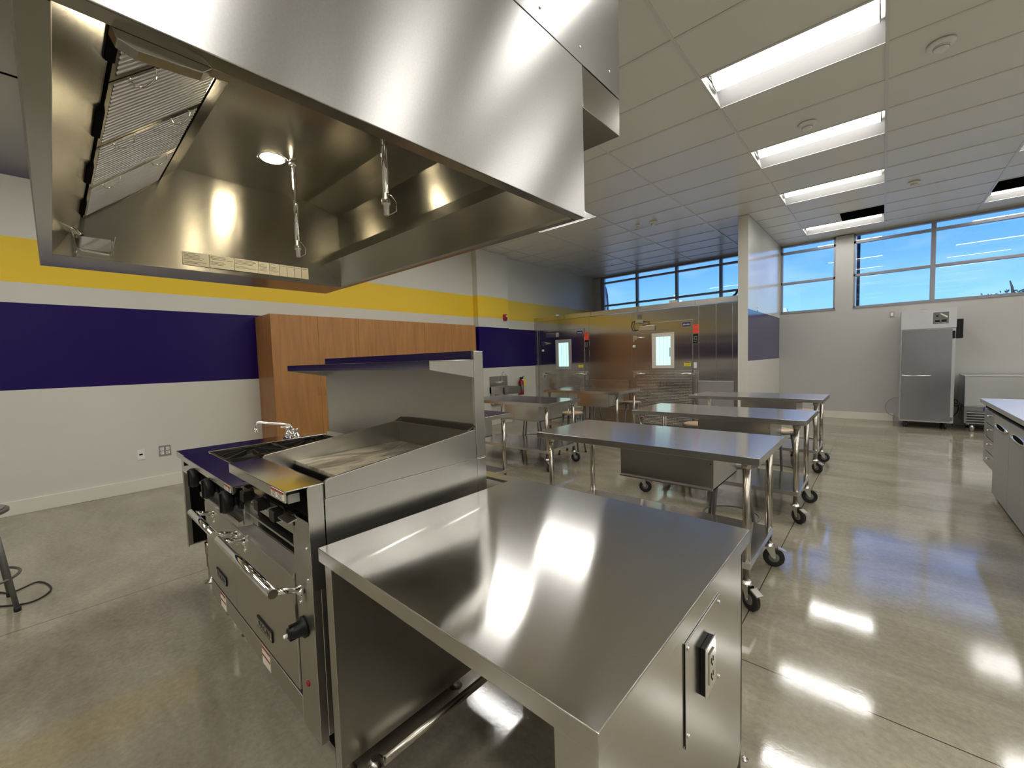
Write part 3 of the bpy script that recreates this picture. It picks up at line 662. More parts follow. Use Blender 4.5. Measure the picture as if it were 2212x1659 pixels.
MB().lathe([(0.022, 0.02), (0.020, 0.06), (0.014, 0.065)], (bx, by, Zc)).tube(smooth([(bx, by, Zc+0.05), (bx, by, Zc+0.085), (bx-0.006, by-0.011, Zc+0.108), (bx-0.022, by-0.026, Zc+0.118), (bx-0.10, by-0.115, Zc+0.132), (bx-0.142, by-0.165, Zc+0.142), (bx-0.154, by-0.180, Zc+0.136), (bx-0.158, by-0.186, Zc+0.116), (bx-0.158, by-0.186, Zc+0.082)]), 0.0080, 10).lathe([(0.011, 0.10), (0.011, 0.072)], (bx-0.158, by-0.186, Zc)).build('spout', 'chrome', fa)

# ------------------------------------------------------------------ range with griddle
rg = thing('range', (-2.05, 0.90, 0), 'long stainless gas range with griddle, backguard and high shelf', 'range')
GXL, GXR = -1.880, -1.300
YF = 0.500           # oven front plane
RX0, RX1 = -2.640, -1.304
body = MB().box(RX0, RX1, YF+0.02, 1.20, 0.26, 0.80).box(RX0, -1.890, YF+0.02, 1.20, 0.80, 0.93)
body.build('body', 'front', rg, 0.002)
MB().box(RX0+0.05, RX1-0.06, 0.60, 1.15, 0.06, 0.26).build('plinth', 'dark', rg)
for xx in (-2.56, -1.40):
    for yy in (0.62, 1.12):
        MB().lathe([(0.022, 0.26), (0.022, 0.08), (0.017, 0.078), (0.017, 0.015), (0.028, 0.0)], (xx, yy, 0)).build('foot', 'tube', rg)
MB().box(GXR-0.003, GXR, 0.546, 1.202, 0.26, 1.028).build('side_panel', 'steel', rg, 0.001)
MB().prism([(0.494, 0.752), (0.542, 0.746), (0.542, 1.072), (0.538, 1.082), (0.500, 1.080), (0.494, 1.074)], 0, GXR-0.003, GXR+0.001).build('front_cap', 'steel', rg, 0.001)
MB().box(-2.64, -1.440, YF-0.006, YF+0.02, 0.26, 0.338).build('kick_panel', 'front', rg, 0.002)
MB().box(-2.64, -1.437, YF+0.010, YF+0.02, 0.338, 0.362).build('vent_gap', 'dark', rg)
MB().box(-1.437, GXR-0.003, YF-0.005, YF+0.02, 0.245, 0.930).box(-1.415, GXR-0.003, YF-0.005, YF+0.01, 0.93, 0.968).build('jamb', 'front', rg, 0.001)
def door(x0, x1, name, hx0, hx1, badge):
    d = MB().box(x0, x1, YF-0.012, YF+0.018, 0.362, 0.752)
    d.prism([(YF-0.012, 0.752), (YF-0.012, 0.758), (YF-0.006, 0.768), (YF+0.018, 0.800), (YF+0.018, 0.752)], 0, x0, x1)
    do = d.build('oven_door', 'front', rg, 0.0015)
    h = MB().cyl((hx0, 0.400, 0.768), (hx1, 0.400, 0.768), 0.0145, 18)
    ho = h.build('handle', 'chrome', do)
    for xx in (hx0+0.02, hx1-0.02):
        st = MB()
        st.cyl((xx, 0.400, 0.768), (xx, 0.478, 0.740), 0.0105, 12).cyl((xx, 0.478, 0.740), (xx, YF-0.012, 0.722), 0.0105, 12)
        st.box(xx-0.010, xx+0.010, YF-0.016, YF-0.012, 0.690, 0.755)
        for zz in (0.698, 0.748): st.lathe([(0.006, 0), (0.005, 0.004), (0.001, 0.005)], (xx, YF-0.016, zz), (0, -1, 0), 8)
        st.build('handle_bracket', 'chrome', do)
    bx_ = badge
    bo = MB().box(bx_-0.085, bx_+0.085, YF-0.017, YF-0.012, 0.420, 0.462).build('badge', 'black', do, 0.001)
    MB().box(bx_-0.080, bx_+0.080, YF-0.0175, YF-0.0168, 0.4255, 0.4565).build('badge_face', 'zinc', bo)
    text('VULCAN', 'badge_lettering', 0.034, 'ink', bo, (bx_, YF-0.0177, 0.441), (1, 0, 0), (0, 0, 1), bold=True)
    return do
door(-2.635, -2.146, 'left', -2.455, -2.032, -2.375)
door(-2.142, -1.441, 'right', -1.966, -1.352, -1.763)
for xl in (-1.797, -2.41):      # warning labels on the kick panel
    lb = MB().box(xl-0.045, xl+0.045, YF-0.0072, YF-0.0058, 0.262, 0.336).build('warning_label', 'paper', rg); tag(lb, 'small white and red warning label')
    MB().box(xl-0.045, xl+0.045, YF-0.0078, YF-0.007, 0.325, 0.336).box(xl-0.045, xl+0.045, YF-0.0078, YF-0.007, 0.295, 0.303).build('label_band', 'redink', lb)
kn = MB().lathe([(0.034, 0.0), (0.034, 0.006), (0.026, 0.012), (0.022, 0.03), (0.017, 0.05), (0.008, 0.052)], (-1.385, YF-0.006, 0.605), (0, -1, 0), 24).box(-1.390, -1.380, YF-0.052, YF-0.02, 0.580, 0.630).build('thermostat_knob', 'black', rg)
MB().lathe([(0.006, 0.052), (0.006, 0.062), (0.002, 0.064)], (-1.385, YF-0.006, 0.602), (0, -1, 0), 12).build('knob_cap', 'white', kn)
MB().lathe([(0.010, 0.0), (0.010, 0.003), (0.006, 0.005)], (-1.382, YF-0.005, 0.413), (0, -1, 0), 16).build('pilot_lamp', 'red', rg)
# broiler slot under griddle
MB().box(-1.935, -1.440, 0.54, 1.18, 0.795, 0.915).build('broiler_cavity', 'dark', rg)
MB().box(-1.935, -1.437, 0.505, 0.535, 0.842, 0.850).build('broiler_rack_bar', 'front', rg, 0.002)
MB().box(-1.448, -1.440, 0.50, 0.56, 0.795, 0.975).build('slot_side', 'dark', rg)
cp_ = MB().box(-1.935, -1.425, 0.490, 0.498, 0.905, 0.968).box(-1.925, -1.31, 0.498, 0.60, 0.962, 0.968); cp_.build('control_panel', 'front', rg, 0.001)
MB().box(-1.95, -1.935, 0.488, 0.53, 0.80, 0.985).build('divider_strip', 'steel', rg, 0.001)
for p_ in ((-1.83, 0.490, 0.926), (-1.67, 0.490, 0.926), (-1.51, 0.490, 0.926), (-1.330, YF-0.005, 0.88), (-1.330, YF-0.005, 0.78)): MB().lathe([(0.005, 0), (0.004, 0.003), (0.001, 0.004)], p_, (0, -1, 0), 8).build('rivet', 'chrome', rg)
for xx in (-1.815, -1.655, -1.495):
    k = MB().lathe([(0.024, 0), (0.024, 0.006), (0.017, 0.009)], (xx, 0.490, 0.962), (0, -1, 0), 20).prism([(xx-0.024, 0.944), (xx-0.018, 0.940), (xx+0.018, 0.940), (xx+0.024, 0.944), (xx+0.024, 0.974), (xx+0.018, 0.979), (xx-0.018, 0.979), (xx-0.024, 0.974)], 1, 0.452, 0.483)
    k.build('griddle_knob', 'black', rg, 0.002)
MB().prism([(0.45, 0.972), (0.478, 0.979), (0.478, 0.974), (0.452, 0.966)], 0, -1.43, -1.345).build('drawer_lip', 'steel', rg)
# round burner knobs and bullnose below the left ledge
MB().box(-2.63, -1.952, YF, YF+0.02, 0.845, 0.955).build('burner_panel', 'front', rg, 0.001)
MB().prism([(0.468, 0.797), (0.468, 0.815), (0.472, 0.818), (YF+0.01, 0.826), (YF+0.01, 0.797)], 0, -2.615, -1.955).build('bullnose', 'steel', rg, 0.001)
for xx in (-2.565, -2.275, -1.978):
    z = 0.908; rr = 0.046
    kk = MB().lathe([(rr*0.96, 0.006), (rr, 0.010), (rr, 0.024), (rr*0.8, 0.028), (rr*0.55, 0.030), (rr*0.55, 0.044), (rr*0.92, 0.046), (rr*1.02, 0.052), (rr*1.02, 0.072), (rr*0.92, 0.079), (rr*0.4, 0.080)], (xx, YF, z), (0, -1, 0), 32).box(xx-0.006, xx+0.006, YF-0.086, YF-0.075, z-rr*0.85, z+rr*0.85)
    kk.build('burner_knob', 'black', rg)
# front ledges
lg = MB().box(-2.800, -1.885, 0.440, 0.552, 0.981, 0.985).box(-2.800, -1.885, 0.440, 0.443, 0.955, 0.984).box(-2.800, -2.797, 0.44, 1.20, 0.93, 0.985)
lg.build('burner_ledge', 'counter', rg, 0.001)
lg = MB().box(-1.878, -1.300, 0.432, 0.546, 1.079, 1.083).box(-1.878, -1.300, 0.432, 0.435, 1.047, 1.082).box(-1.878, -1.875, 0.432, 0.546, 1.047, 1.082)
lg.build('griddle_ledge', 'counter', rg, 0.001)
MB().box(-1.80, -1.32, 0.50, 0.548, 0.985, 1.06).build('ledge_core', 'dark', rg)
MB().box(-1.42, -1.33, 0.450, 0.485, 1.034, 1.062).build('switch_box', 'platemetal', rg, 0.002)
for (xa, xb, y_, z0_, z1_) in ((-1.412, -1.306, 0.4315, 1.0535, 1.079), (-2.000, -1.908, 0.4395, 0.9575, 0.982)):
    lb = MB().box(xa, xb, y_-0.001, y_+0.001, z0_, z1_).build('warning_label', 'paper', rg); tag(lb, 'small white and red warning label')
    d_ = MB().box(xa, xb, y_-0.0016, y_-0.0008, z1_-0.007, z1_).build('label_band', 'redink', lb)
    dd = MB()
    for q in range(4): dd.box(xa+0.006, xa+0.04, y_-0.0014, y_-0.0008, z0_+0.003+q*0.004, z0_+0.0045+q*0.004).box(xa+0.056, xa+0.09, y_-0.0014, y_-0.0008, z0_+0.003+q*0.004, z0_+0.0045+q*0.004)
    dd.build('small_print', 'ink', lb)
# open burner top
wl_ = MB().box(-2.797, -1.885, 0.552, 0.556, 0.93, 0.986).box(-2.797, -1.885, 1.185, 1.20, 0.93, 0.99).box(-2.797, -2.782, 0.552, 1.20, 0.975, 0.991).box(-2.797, -1.885, 0.552, 1.20, 0.925, 0.932)
wl_.build('burner_well', 'steel', rg, 0.002)
for a in range(3):
    for b_ in range(2):
        x0, y0 = -2.776+a*0.297, 0.562+b_*0.311; cx, cy = x0+0.145, y0+0.152
        MB().lathe([(0.001, 0.0), (0.05, 0.002), (0.055, 0.02), (0.03, 0.032), (0.001, 0.034)], (cx, cy, 0.932)).build('burner', 'iron', rg)
        g = MB(); w_ = 0.142; d_ = 0.150
        for (p, q) in (((-w_, -d_), (w_, -d_)), ((w_, -d_), (w_, d_)), ((w_, d_), (-w_, d_)), ((-w_, d_), (-w_, -d_))):
            xa, ya, xb, yb = cx+p[0], cy+p[1], cx+q[0], cy+q[1]
            g.box(min(xa, xb)-0.005, max(xa, xb)+0.005, min(ya, yb)-0.005, max(ya, yb)+0.005, 0.968, 0.984)
        for k in range(8):
            an = PI/4*k; c_, s_ = math.cos(an), math.sin(an); rin = 0.045; rout = min(w_/max(abs(c_), 1e-3), d_/max(abs(s_), 1e-3))
            P = [Vector((cx+c_*rin, cy+s_*rin, 0)), Vector((cx+c_*rout, cy+s_*rout, 0))]; nn_ = Vector((-s_, c_, 0))*0.0045
            v8 = [P[0]-nn_+Vector((0, 0, 0.975)), P[1]-nn_+Vector((0, 0, 0.965)), P[1]+nn_+Vector((0, 0, 0.965)), P[0]+nn_+Vector((0, 0, 0.975)),
                  P[0]-nn_+Vector((0, 0, 0.999)), P[1]-nn_+Vector((0, 0, 0.989)), P[1]+nn_+Vector((0, 0, 0.989)), P[0]+nn_+Vector((0, 0, 0.999))]
            g.add(v8, [(0,3,2,1),(4,5,6,7),(0,1,5,4),(1,2,6,5),(2,3,7,6),(3,0,4,7)])
        g.build('burner_grate', 'iron', rg)
# griddle
MB().box(-1.872, -1.312, 0.672, 1.190, 1.020, 1.046).build('griddle_plate', 'griddle', rg, 0.002)
MB().box(-1.872, -1.312, 0.550, 0.655, 1.008, 1.014).box(-1.872, -1.312, 0.548, 0.552, 1.008, 1.07).build('grease_trough', 'steel', rg)
MB().box(-1.870, -1.314, 0.662, 0.671, 1.012, 1.030).build('trough_gap', 'dark', rg)
def splash(x0, x1, mat):
    return MB().prism([(0.549, 1.031), (0.549, 1.076), (0.552, 1.085), (0.560, 1.0915), (1.200, 1.156), (1.200, 1.031)], 0, x0, x1).build('splash_guard', mat, rg, 0.001)
splash(-1.312, -1.300, 'steel')
splash(-1.882, -1.872, 'steel')
MB().box(-1.872, -1.312, 1.190, 1.200, 1.02, 1.150).prism([(1.165, 1.150), (1.200, 1.165), (1.203, 1.172), (1.197, 1.170), (1.163, 1.156)], 0, -1.872, -1.312).build('rear_splash', 'griddleback', rg)
MB().box(-1.303, -1.2995, 0.549, 1.200, 1.0275, 1.0305).build('seam_bead', 'chrome', rg)
MB().box(-1.882, -1.872, 0.549, 1.20, 0.93, 1.031).build('griddle_side', 'steel', rg)
# backguard and high shelf
bg = MB().box(-2.762, -1.318, 1.215, 1.222, 0.96, 1.495).box(-2.762, -1.318, 1.250, 1.255, 0.22, 1.495).box(-2.762, -1.318, 1.215, 1.255, 1.490, 1.495).box(-2.762, -2.758, 1.215, 1.255, 0.96, 1.495)
bg.build('backguard', 'backsteel', rg, 0.001)
MB().box(-2.760, -1.320, 1.2125, 1.215, 1.4575, 1.494).build('backguard_lip', 'shelf', rg)
MB().box(-1.318, -1.300, 1.203, 1.257, 1.030, 1.492).box(-1.312, -1.300, 1.203, 1.257, 0.22, 1.028).build('backguard_cap', 'steel', rg, 0.002)
sf = MB().box(-2.745, -1.302, 0.972, 1.214, 1.4535, 1.4565).box(-2.745, -1.302, 0.972, 0.975, 1.420, 1.456)
sf.build('high_shelf', 'shelf', rg, 0.001)
for xx in (-2.745, -1.306):
    MB().prism([(0.975, 1.453), (0.975, 1.420), (1.214, 1.378), (1.214, 1.453)], 0, xx, xx+0.004).build('shelf_bracket', 'steel', rg)
MB().box(-2.75, -1.32, 1.195, 1.214, 0.985, 1.012).build('rear_ledge', 'trim', rg)

# ------------------------------------------------------------------ rolling work tables and stools
def caster(parent, x, y, ang):
    c = bpy.data.objects.new('caster', None); col.objects.link(c); c.parent = parent; c.location = (x, y, 0)
    d = Vector((math.cos(ang), math.sin(ang), 0)); s_ = Vector((-d.y, d.x, 0)); o = Vector((x, y, 0)); w0 = o + d*0.030 + Vector((0, 0, 0.0635))
    MB().lathe([(0.050, -0.014), (0.058, -0.015), (0.0635, -0.009), (0.0635, 0.009), (0.058, 0.015), (0.050, 0.014)], w0, s_, 28).build('tyre', 'rubber', c)
    MB().lathe([(0.018, -0.017), (0.050, -0.010), (0.050, 0.010), (0.018, 0.017)], w0, s_, 24).build('wheel', 'greyhub', c)
    m = MB().lathe([(0.024, 0.135), (0.036, 0.137), (0.036, 0.146), (0.026, 0.152), (0.024, 0.160)], o, (0, 0, 1), 20)
    for q in (-1, 1):
        p = s_*0.021*q
        v = [o+p-d*0.024+Vector((0, 0, 0.138)), o+p+d*0.034+Vector((0, 0, 0.138)), w0+p+d*0.010, w0+p-d*0.012]
        m.add([a_-s_*0.0015 for a_ in v]+[a_+s_*0.0015 for a_ in v], [(0,1,2,3),(7,6,5,4),(0,4,5,1),(1,5,6,2),(2,6,7,3),(3,7,4,0)])
    m.cyl(w0-s_*0.026, w0+s_*0.026, 0.006, 10)
    m.build('fork', 'zinc', c)
    MB().add([w0+d*0.02+s_*0.02*q+Vector((0, 0, h)) + d*e_ for q in (-1, 1) for e_, h in ((0, 0.062), (0.05, 0.045), (0.052, 0.052), (0.004, 0.072))], [(0,1,2,3),(7,6,5,4),(0,4,5,1),(1,5,6,2),(2,6,7,3),(3,7,4,0)]).build('brake_tab', 'zinc', c)
def table():
    t = thing('work_table', (0, 0, 0), 'x', 'work table', 'rolling stainless worktables')
    L_, D_, H_ = 1.515, 0.762, 0.883     # origin at centre on the floor
    MB().box(-L_/2, L_/2, -D_/2, D_/2, H_-0.003, H_).build('tabletop', 'tabletop', t)
    MB().box(-L_/2-0.001, L_/2+0.001, -D_/2-0.002, -D_/2+0.002, H_-0.042, H_-0.0005).box(-L_/2-0.001, L_/2+0.001, D_/2-0.002, D_/2+0.002, H_-0.042, H_-0.0005).box(-L_/2-0.002, -L_/2+0.002, -D_/2, D_/2, H_-0.042, H_-0.0005).box(L_/2-0.002, L_/2+0.002, -D_/2, D_/2, H_-0.042, H_-0.0005).box(-L_/2+0.06, L_/2-0.06, -0.07, 0.07, H_-0.030, H_-0.004).build('top_rim', 'table', t, 0.0012)
    for sx_ in (-1, 1):
        for sy in (-1, 1):
            lx, ly = sx_*(L_/2-0.075), sy*(D_/2-0.075)
            MB().cyl((lx, ly, 0.150), (lx, ly, H_-0.042), 0.0206, 18).lathe([(0.028, H_-0.042), (0.028, H_-0.075), (0.0215, H_-0.080)], (lx, ly, 0)).build('leg', 'tube', t)
            caster(t, lx, ly, random.uniform(-0.9, 0.5))
    MB().box(-L_/2+0.055, L_/2-0.055, -D_/2+0.055, D_/2-0.055, 0.262, 0.265).box(-L_/2+0.055, L_/2-0.055, -D_/2+0.053, -D_/2+0.056, 0.228, 0.265).box(-L_/2+0.055, L_/2-0.055, D_/2-0.056, D_/2-0.053, 0.228, 0.265).box(-L_/2+0.053, -L_/2+0.056, -D_/2+0.055, D_/2-0.055, 0.228, 0.265).box(L_/2-0.056, L_/2-0.053, -D_/2+0.055, D_/2-0.055, 0.228, 0.265).build('undershelf', 'tabletop', t, 0.001)
    dr = MB().box(-0.145, 0.475, D_/2-0.30-0.30, D_/2-0.30+0.26, 0.605, 0.615).box(-0.145, -0.142, -0.20, 0.34, 0.605, H_-0.07).box(0.472, 0.475, -0.20, 0.34, 0.605, H_-0.07).box(-0.145, 0.475, -0.20, -0.197, 0.605, H_-0.045).box(-0.145, 0.475, 0.337, 0.341, 0.605, H_-0.045)
    do = dr.build('drawer', 'table', t, 0.001)
    MB().box(-0.15, 0.53, -0.19, 0.33, H_-0.068, H_-0.043).build('drawer_slide', 'greyhub', do)
    MB().box(0.10, 0.25, 0.341, 0.352, H_-0.13, H_-0.10).build('drawer_pull', 'table', do, 0.002)
    MB().lathe([(0.004, 0), (0.003, 0.002)], (0.46, -0.20, 0.77), (0, -1, 0), 8).build('rivet', 'dark', do)
    return t
tb0 = table()
TB = [(-1.242, 2.878, 'work table nearest the foreground counter, its wheels beside the aisle'),
      (-1.215, 4.455, 'work table second from the foreground in the aisle column'),
      (-1.268, 6.33, 'work table farthest in the aisle column, before the partition wall'),
      (-3.900, 4.52, 'work table between the hand sink and the middle of the aisle column'),
      (-3.900, 6.42, 'work table standing right in front of the walk-in cooler doors'),
      (-3.725, 2.91, 'work table mostly hidden behind the range backguard')]
for k, (x, y, lb) in enumerate(TB):
    o = tb0 if k == 0 else copy_tree(tb0)
    o.location = (x, y, 0); o['label'] = lb
    for ch in kids(o):
        if ch.name.startswith('caster'): pass

def stool():
    t = thing('stool', (0, 0, 0), 'x', 'stool', 'round seated metal stools')
    MB().lathe([(0.001, 0.600), (0.165, 0.600), (0.175, 0.606), (0.175, 0.622), (0.168, 0.628), (0.160, 0.628)], (0, 0, 0), seg=36).build('seat_pan', 'stoolmetal', t)
    MB().lathe([(0.001, 0.628), (0.155, 0.628), (0.158, 0.631), (0.155, 0.635), (0.001, 0.635)], (0, 0, 0), seg=36).build('seat', 'stoolseat', t)
    for k in range(4):
        a = PI/4 + k*PI/2; c_, s_ = math.cos(a), math.sin(a)
        lg_ = MB().tube([(c_*0.135, s_*0.135, 0.602), (c_*0.215, s_*0.215, 0.02)], 0.0125, 12).build('leg', 'stoolmetal', t)
        MB().lathe([(0.016, 0.0), (0.017, 0.02), (0.014, 0.028)], (c_*0.217, s_*0.217, 0.0), seg=14).build('foot_cap', 'rubber', lg_)
    MB().torus((0, 0, 0.205), 0.192, 0.008, 36).build('foot_ring', 'stoolmetal', t)
    return t
st0 = stool()
ST = [(-0.86, 3.45, 20, 'stool behind the nearest work table, under its drawer'),
      (-1.62, 5.08, 5, 'stool with its tan seat showing behind the second work table'),
      (-0.83, 5.10, 40, 'stool by the aisle legs of the second work table'),
      (-0.80, 6.98, 10, 'stool behind the farthest aisle work table'),
      (-4.20, 5.12, 30, 'left stool tucked behind the middle left work table'),
      (-3.50, 5.22, 12, 'right stool with a tan seat behind the middle left work table'),
      (-4.20, 6.96, 0, 'left stool in front of the left cooler door'),
      (-3.38, 6.98, 25, 'right stool in front of the wide cooler door'),
      (-4.15, 3.47, 15, 'stool behind the range backguard beside the third column table'),
      (-4.06, -0.41, 8, 'stool cut off by the left edge of the photo')]
for k, (x, y, a, lb) in enumerate(ST):
    o = st0 if k == 0 else copy_tree(st0)
    o.location = (x, y, 0); o.rotation_euler = (0, 0, R(a)); o['label'] = lb
for c in kids(o):
    if c.name.startswith('seat') and not c.name.startswith('seat_pan'): c.data = c.data.copy(); c.data.materials[0] = M['stoolgrey']

# ------------------------------------------------------------------ wooden wall cabinets
def cabinet():
    t = thing('tall_cabinet', (0, 0, 0), 'x', 'cabinet', 'maple tall cabinets along the striped wall')
    Wd = 1.238; D_ = 0.594
    MB().box(0, D_-0.02, 0, Wd, 0.10, 2.160).build('carcass', 'wood', t)
    MB().box(0, D_-0.07, 0.01, Wd-0.01, 0, 0.10).build('toe_kick', 'dark', t)
    for k in range(2):
        y0 = k*Wd/2+0.0015; y1 = (k+1)*Wd/2-0.0015
        d = MB().box(D_-0.019, D_, y0, y1, 0.105, 2.158).build('door', 'wood', t, 0.0008)
        yh = y1-0.045 if k == 0 else y0+0.045
        MB().tube(smooth([(D_, yh, 1.03), (D_+0.028, yh, 1.035), (D_+0.032, yh, 1.05), (D_+0.032, yh, 1.115), (D_+0.028, yh, 1.13), (D_, yh, 1.135)]), 0.0042, 8).build('handle', 'brass', d)
    MB().box(D_-0.022, D_-0.0185, Wd/2-0.004, Wd/2+0.004, 0.105, 2.158).build('door_gap', 'dark', t)
    return t

c0 = cabinet()
for k, lb in enumerate(('tall maple cabinet nearest the range, with its side panel showing', 'middle tall maple cabinet of the row on the striped wall', 'tall maple cabinet farthest along the striped wall, next to the pilaster')):
    o = c0 if k == 0 else copy_tree(c0)
    o.location = (WL+0.004, 1.965+k*1.2385, 0); o['label'] = lb

# ------------------------------------------------------------------ walk-in cooler
wk = thing('walk_in_cooler', (-4.28, 9.2, 0), 'large mirror polished walk-in cooler box against the far wall', 'walk-in cooler')
YW = 8.300
MB().box(-6.60, -1.946, YW, 10.6, 0.0, 2.385).build('cooler_body', 'walkin', wk)
MB().box(-6.55, -1.946, YW-0.006, YW+0.06, 2.392, 2.492).build('top_trim', 'steel', wk, 0.001)
MB().box(-6.645, -6.555, YW-0.012, YW+0.02, 0, 2.49).build('corner_trim', 'steel', wk, 0.002)
for xx in (-6.50, -5.045, -4.002, -2.632, -2.325, -2.045): MB().box(xx-0.004, xx+0.004, YW-0.003, YW, 0, 2.388).build('panel_seam', 'steel', wk)
for xx in (-5.72, -4.98, -3.86, -2.70): MB().box(xx-0.002, xx+0.002, YW-0.0075, YW-0.006, 2.392, 2.492).build('trim_joint', 'dark', wk)
for (x0, x1, lb, big) in ((-6.335, -5.175, 'left walk-in cooler door with a narrow lit window', 0), (-3.895, -2.745, 'right walk-in cooler door with a bright window and orange sticker', 1)):
    d = MB().box(x0, x1, YW-0.022, YW-0.002, 0.02, 2.125).build('cooler_door', 'walkin', wk, 0.003); tag(d, lb)
    fr = MB().box(x0-0.008, x0-0.001, YW-0.012, YW, 0.0, 2.135).box(x1+0.001, x1+0.008, YW-0.012, YW, 0.0, 2.135).box(x0-0.008, x1+0.008, YW-0.012, YW, 2.127, 2.135)
    fr.build('door_frame', 'steel', wk)
    (wx0, wx1) = (-5.975, -5.53) if not big else (-3.545, -3.095)
    wz0, wz1 = 1.195, 1.905
    gx0, gx1, gz0, gz1 = wx0+0.085, wx1-0.065, wz0+0.06, wz1-0.075
    wfm = MB()
    for (a_, b_, c_, d_) in ((wx0, gx0, wz0, wz1), (gx1, wx1, wz0, wz1), (gx0, gx1, wz0, gz0), (gx0, gx1, gz1, wz1)): wfm.box(a_, b_, YW-0.045, YW-0.020, c_, d_)
    wo_ = wfm.build('window_frame', 'trim' if big else 'greyframe', d, 0.004)
    box(gx0, gx1, YW-0.0235, YW-0.0225, gz0, gz1).build('lit_window', 'coldlit', d)
    ex = MB()
    for q in range(3): ex.box(gx0+(gx1-gx0)*(q+1)/4-0.002, gx0+(gx1-gx0)*(q+1)/4+0.002, YW-0.0242, YW-0.0234, gz0, gz1)
    ex.build('curtain_strip', 'curtain', d)
    if big: box(gx1-0.025, gx1-0.012, YW-0.026, YW-0.0235, gz0+0.17, gz0+0.35).build('window_handle', 'black', d)
    box(x0+0.004, x1-0.004, YW-0.026, YW-0.022, 0.03, 1.148).build('diamond_panel', 'diamond', d)
    box(x0-0.10, x0-0.012, YW-0.006, YW-0.002, 0.03, 1.148).build('diamond_panel', 'diamond', wk)
    box(x1+0.012, x1+0.105, YW-0.006, YW-0.002, 0.03, 1.148).build('diamond_panel', 'diamond', wk)
    for zh in (1.83, 1.07):
        h = MB().box(x0-0.065, x0-0.02, YW-0.035, YW-0.003, zh-0.075, zh+0.05).box(x0-0.03, x0+0.035, YW-0.050, YW-0.022, zh-0.03, zh+0.04)
        h.tube([(x0+0.03, YW-0.035, zh), (x0+0.10, YW-0.038, zh+0.004), (x0+0.20, YW-0.034, zh)], 0.02, 10, rads=[0.030, 0.028, 0.012])
        h.build('strap_hinge', 'zinc', d, 0.002)
    MB().lathe([(0.03, 0), (0.03, 0.03), (0.01, 0.035)], (x0-0.045, YW-0.003, 1.66), (0, -1, 0), 16).build('pressure_vent', 'white', wk)
    ha = MB().box(x1-0.03, x1+0.10, YW-0.06, YW-0.006, 1.05, 1.10).tube([(x1-0.02, YW-0.045, 1.075), (x1-0.12, YW-0.09, 1.08), (x1-0.30, YW-0.07, 1.068)], 0.015, 10, rads=[0.022, 0.020, 0.010]); ha.build('door_handle', 'chrome', d, 0.002)
    cl = MB().box(x0+0.09, x0+0.42, YW-0.065, YW-0.022, 1.975, 2.075); cl.build('door_closer', 'zinc', d, 0.004)
    MB().tube([(x0+0.16, YW-0.05, 2.085), (x0+0.30, YW-0.07, 2.11), (x0+0.06, YW-0.05, 2.15)], 0.008, 8).build('closer_arm', 'zinc', d)
    bd = box(x1-0.185, x1-0.035, YW-0.025, YW-0.022, 2.005, 2.080).build('brand_badge', 'navy', d)
    text('Arctic', 'badge_lettering', 0.052, 'white', bd, ((x1-0.11), YW-0.0256, 2.040), (1, 0, 0), (0, 0, 1), bold=True)
    og = box(x1+0.006, x1+0.112, YW-0.005, YW-0.001, 1.86, 2.03).build('orange_notice', 'orange', wk); tag(og, 'orange red notice sticker beside the cooler door')
    tx = MB().box(x1+0.03, x1+0.085, YW-0.0058, YW-0.005, 2.0, 2.012)
    for q in range(6): tx.box(x1+0.018, x1+0.10, YW-0.0056, YW-0.005, 1.975-q*0.016, 1.978-q*0.016)
    tx.build('notice_print', 'redink', og)
    cp2 = box(x1+0.010, x1+0.098, YW-0.010, YW-0.001, 1.675, 1.845).build('temperature_panel', 'black', wk, 0.002)
    tt = MB()
    for q in range(4): tt.box(x1+0.025, x1+0.083, YW-0.0108, YW-0.010, 1.70+q*0.032, 1.705+q*0.032)
    tt.box(x1+0.025, x1+0.028, YW-0.0108, YW-0.010, 1.70, 1.80).box(x1+0.08, x1+0.083, YW-0.0108, YW-0.010, 1.70, 1.80); tt.build('panel_marks', 'white', cp2)
    yl = box(x1-0.155, x1-0.03, YW-0.0240, YW-0.022, 1.228, 1.310).build('warning_sticker', 'yellow', d); tag(yl, 'yellow warning sticker')
    MB().box(x1-0.145, x1-0.04, YW-0.0247, YW-0.024, 1.288, 1.303).box(x1-0.135, x1-0.05, YW-0.0247, YW-0.024, 1.258, 1.262).box(x1-0.135, x1-0.05, YW-0.0247, YW-0.024, 1.245, 1.249).build('sticker_print', 'ink', yl)
    if big:
        box(x1+0.018, x1+0.075, YW-0.014, YW-0.001, 1.19, 1.30).build('light_switch', 'white', wk, 0.002)
        MB().box(x0+0.04, x0+0.11, YW-0.03, YW, 2.235, 2.32).build('sensor_box', 'greyhub', wk, 0.002)
        MB().box(x0+0.0, x0+0.17, YW-0.05, YW, 2.145, 2.205).build('heater_box', 'zinc', wk, 0.003)
        MB().tube([(x0+0.02, YW-0.03, 2.20), (x0-0.06, YW-0.05, 2.17), (x0-0.085, YW-0.05, 2.08), (x0-0.05, YW-0.05, 1.99), (x0+0.05, YW-0.04, 2.00)], 0.009, 8).build('conduit', 'cable', wk)
        MB().tube([(x0+0.16, YW-0.04, 2.165), (x0+0.28, YW-0.045, 2.15)], 0.008, 8).build('conduit', 'cable', wk)
for (x0, x1, mt) in ((-5.045, -4.065, 'steel'), (-2.635, -2.015, 'fridge2')):
    bp_ = MB().box(x0, x1, YW-0.035, YW-0.004, 0.30, 0.935).box(x0, x1, YW-0.05, YW-0.004, 0.925, 0.945)
    bp_.build('bumper_panel', mt, wk, 0.003)
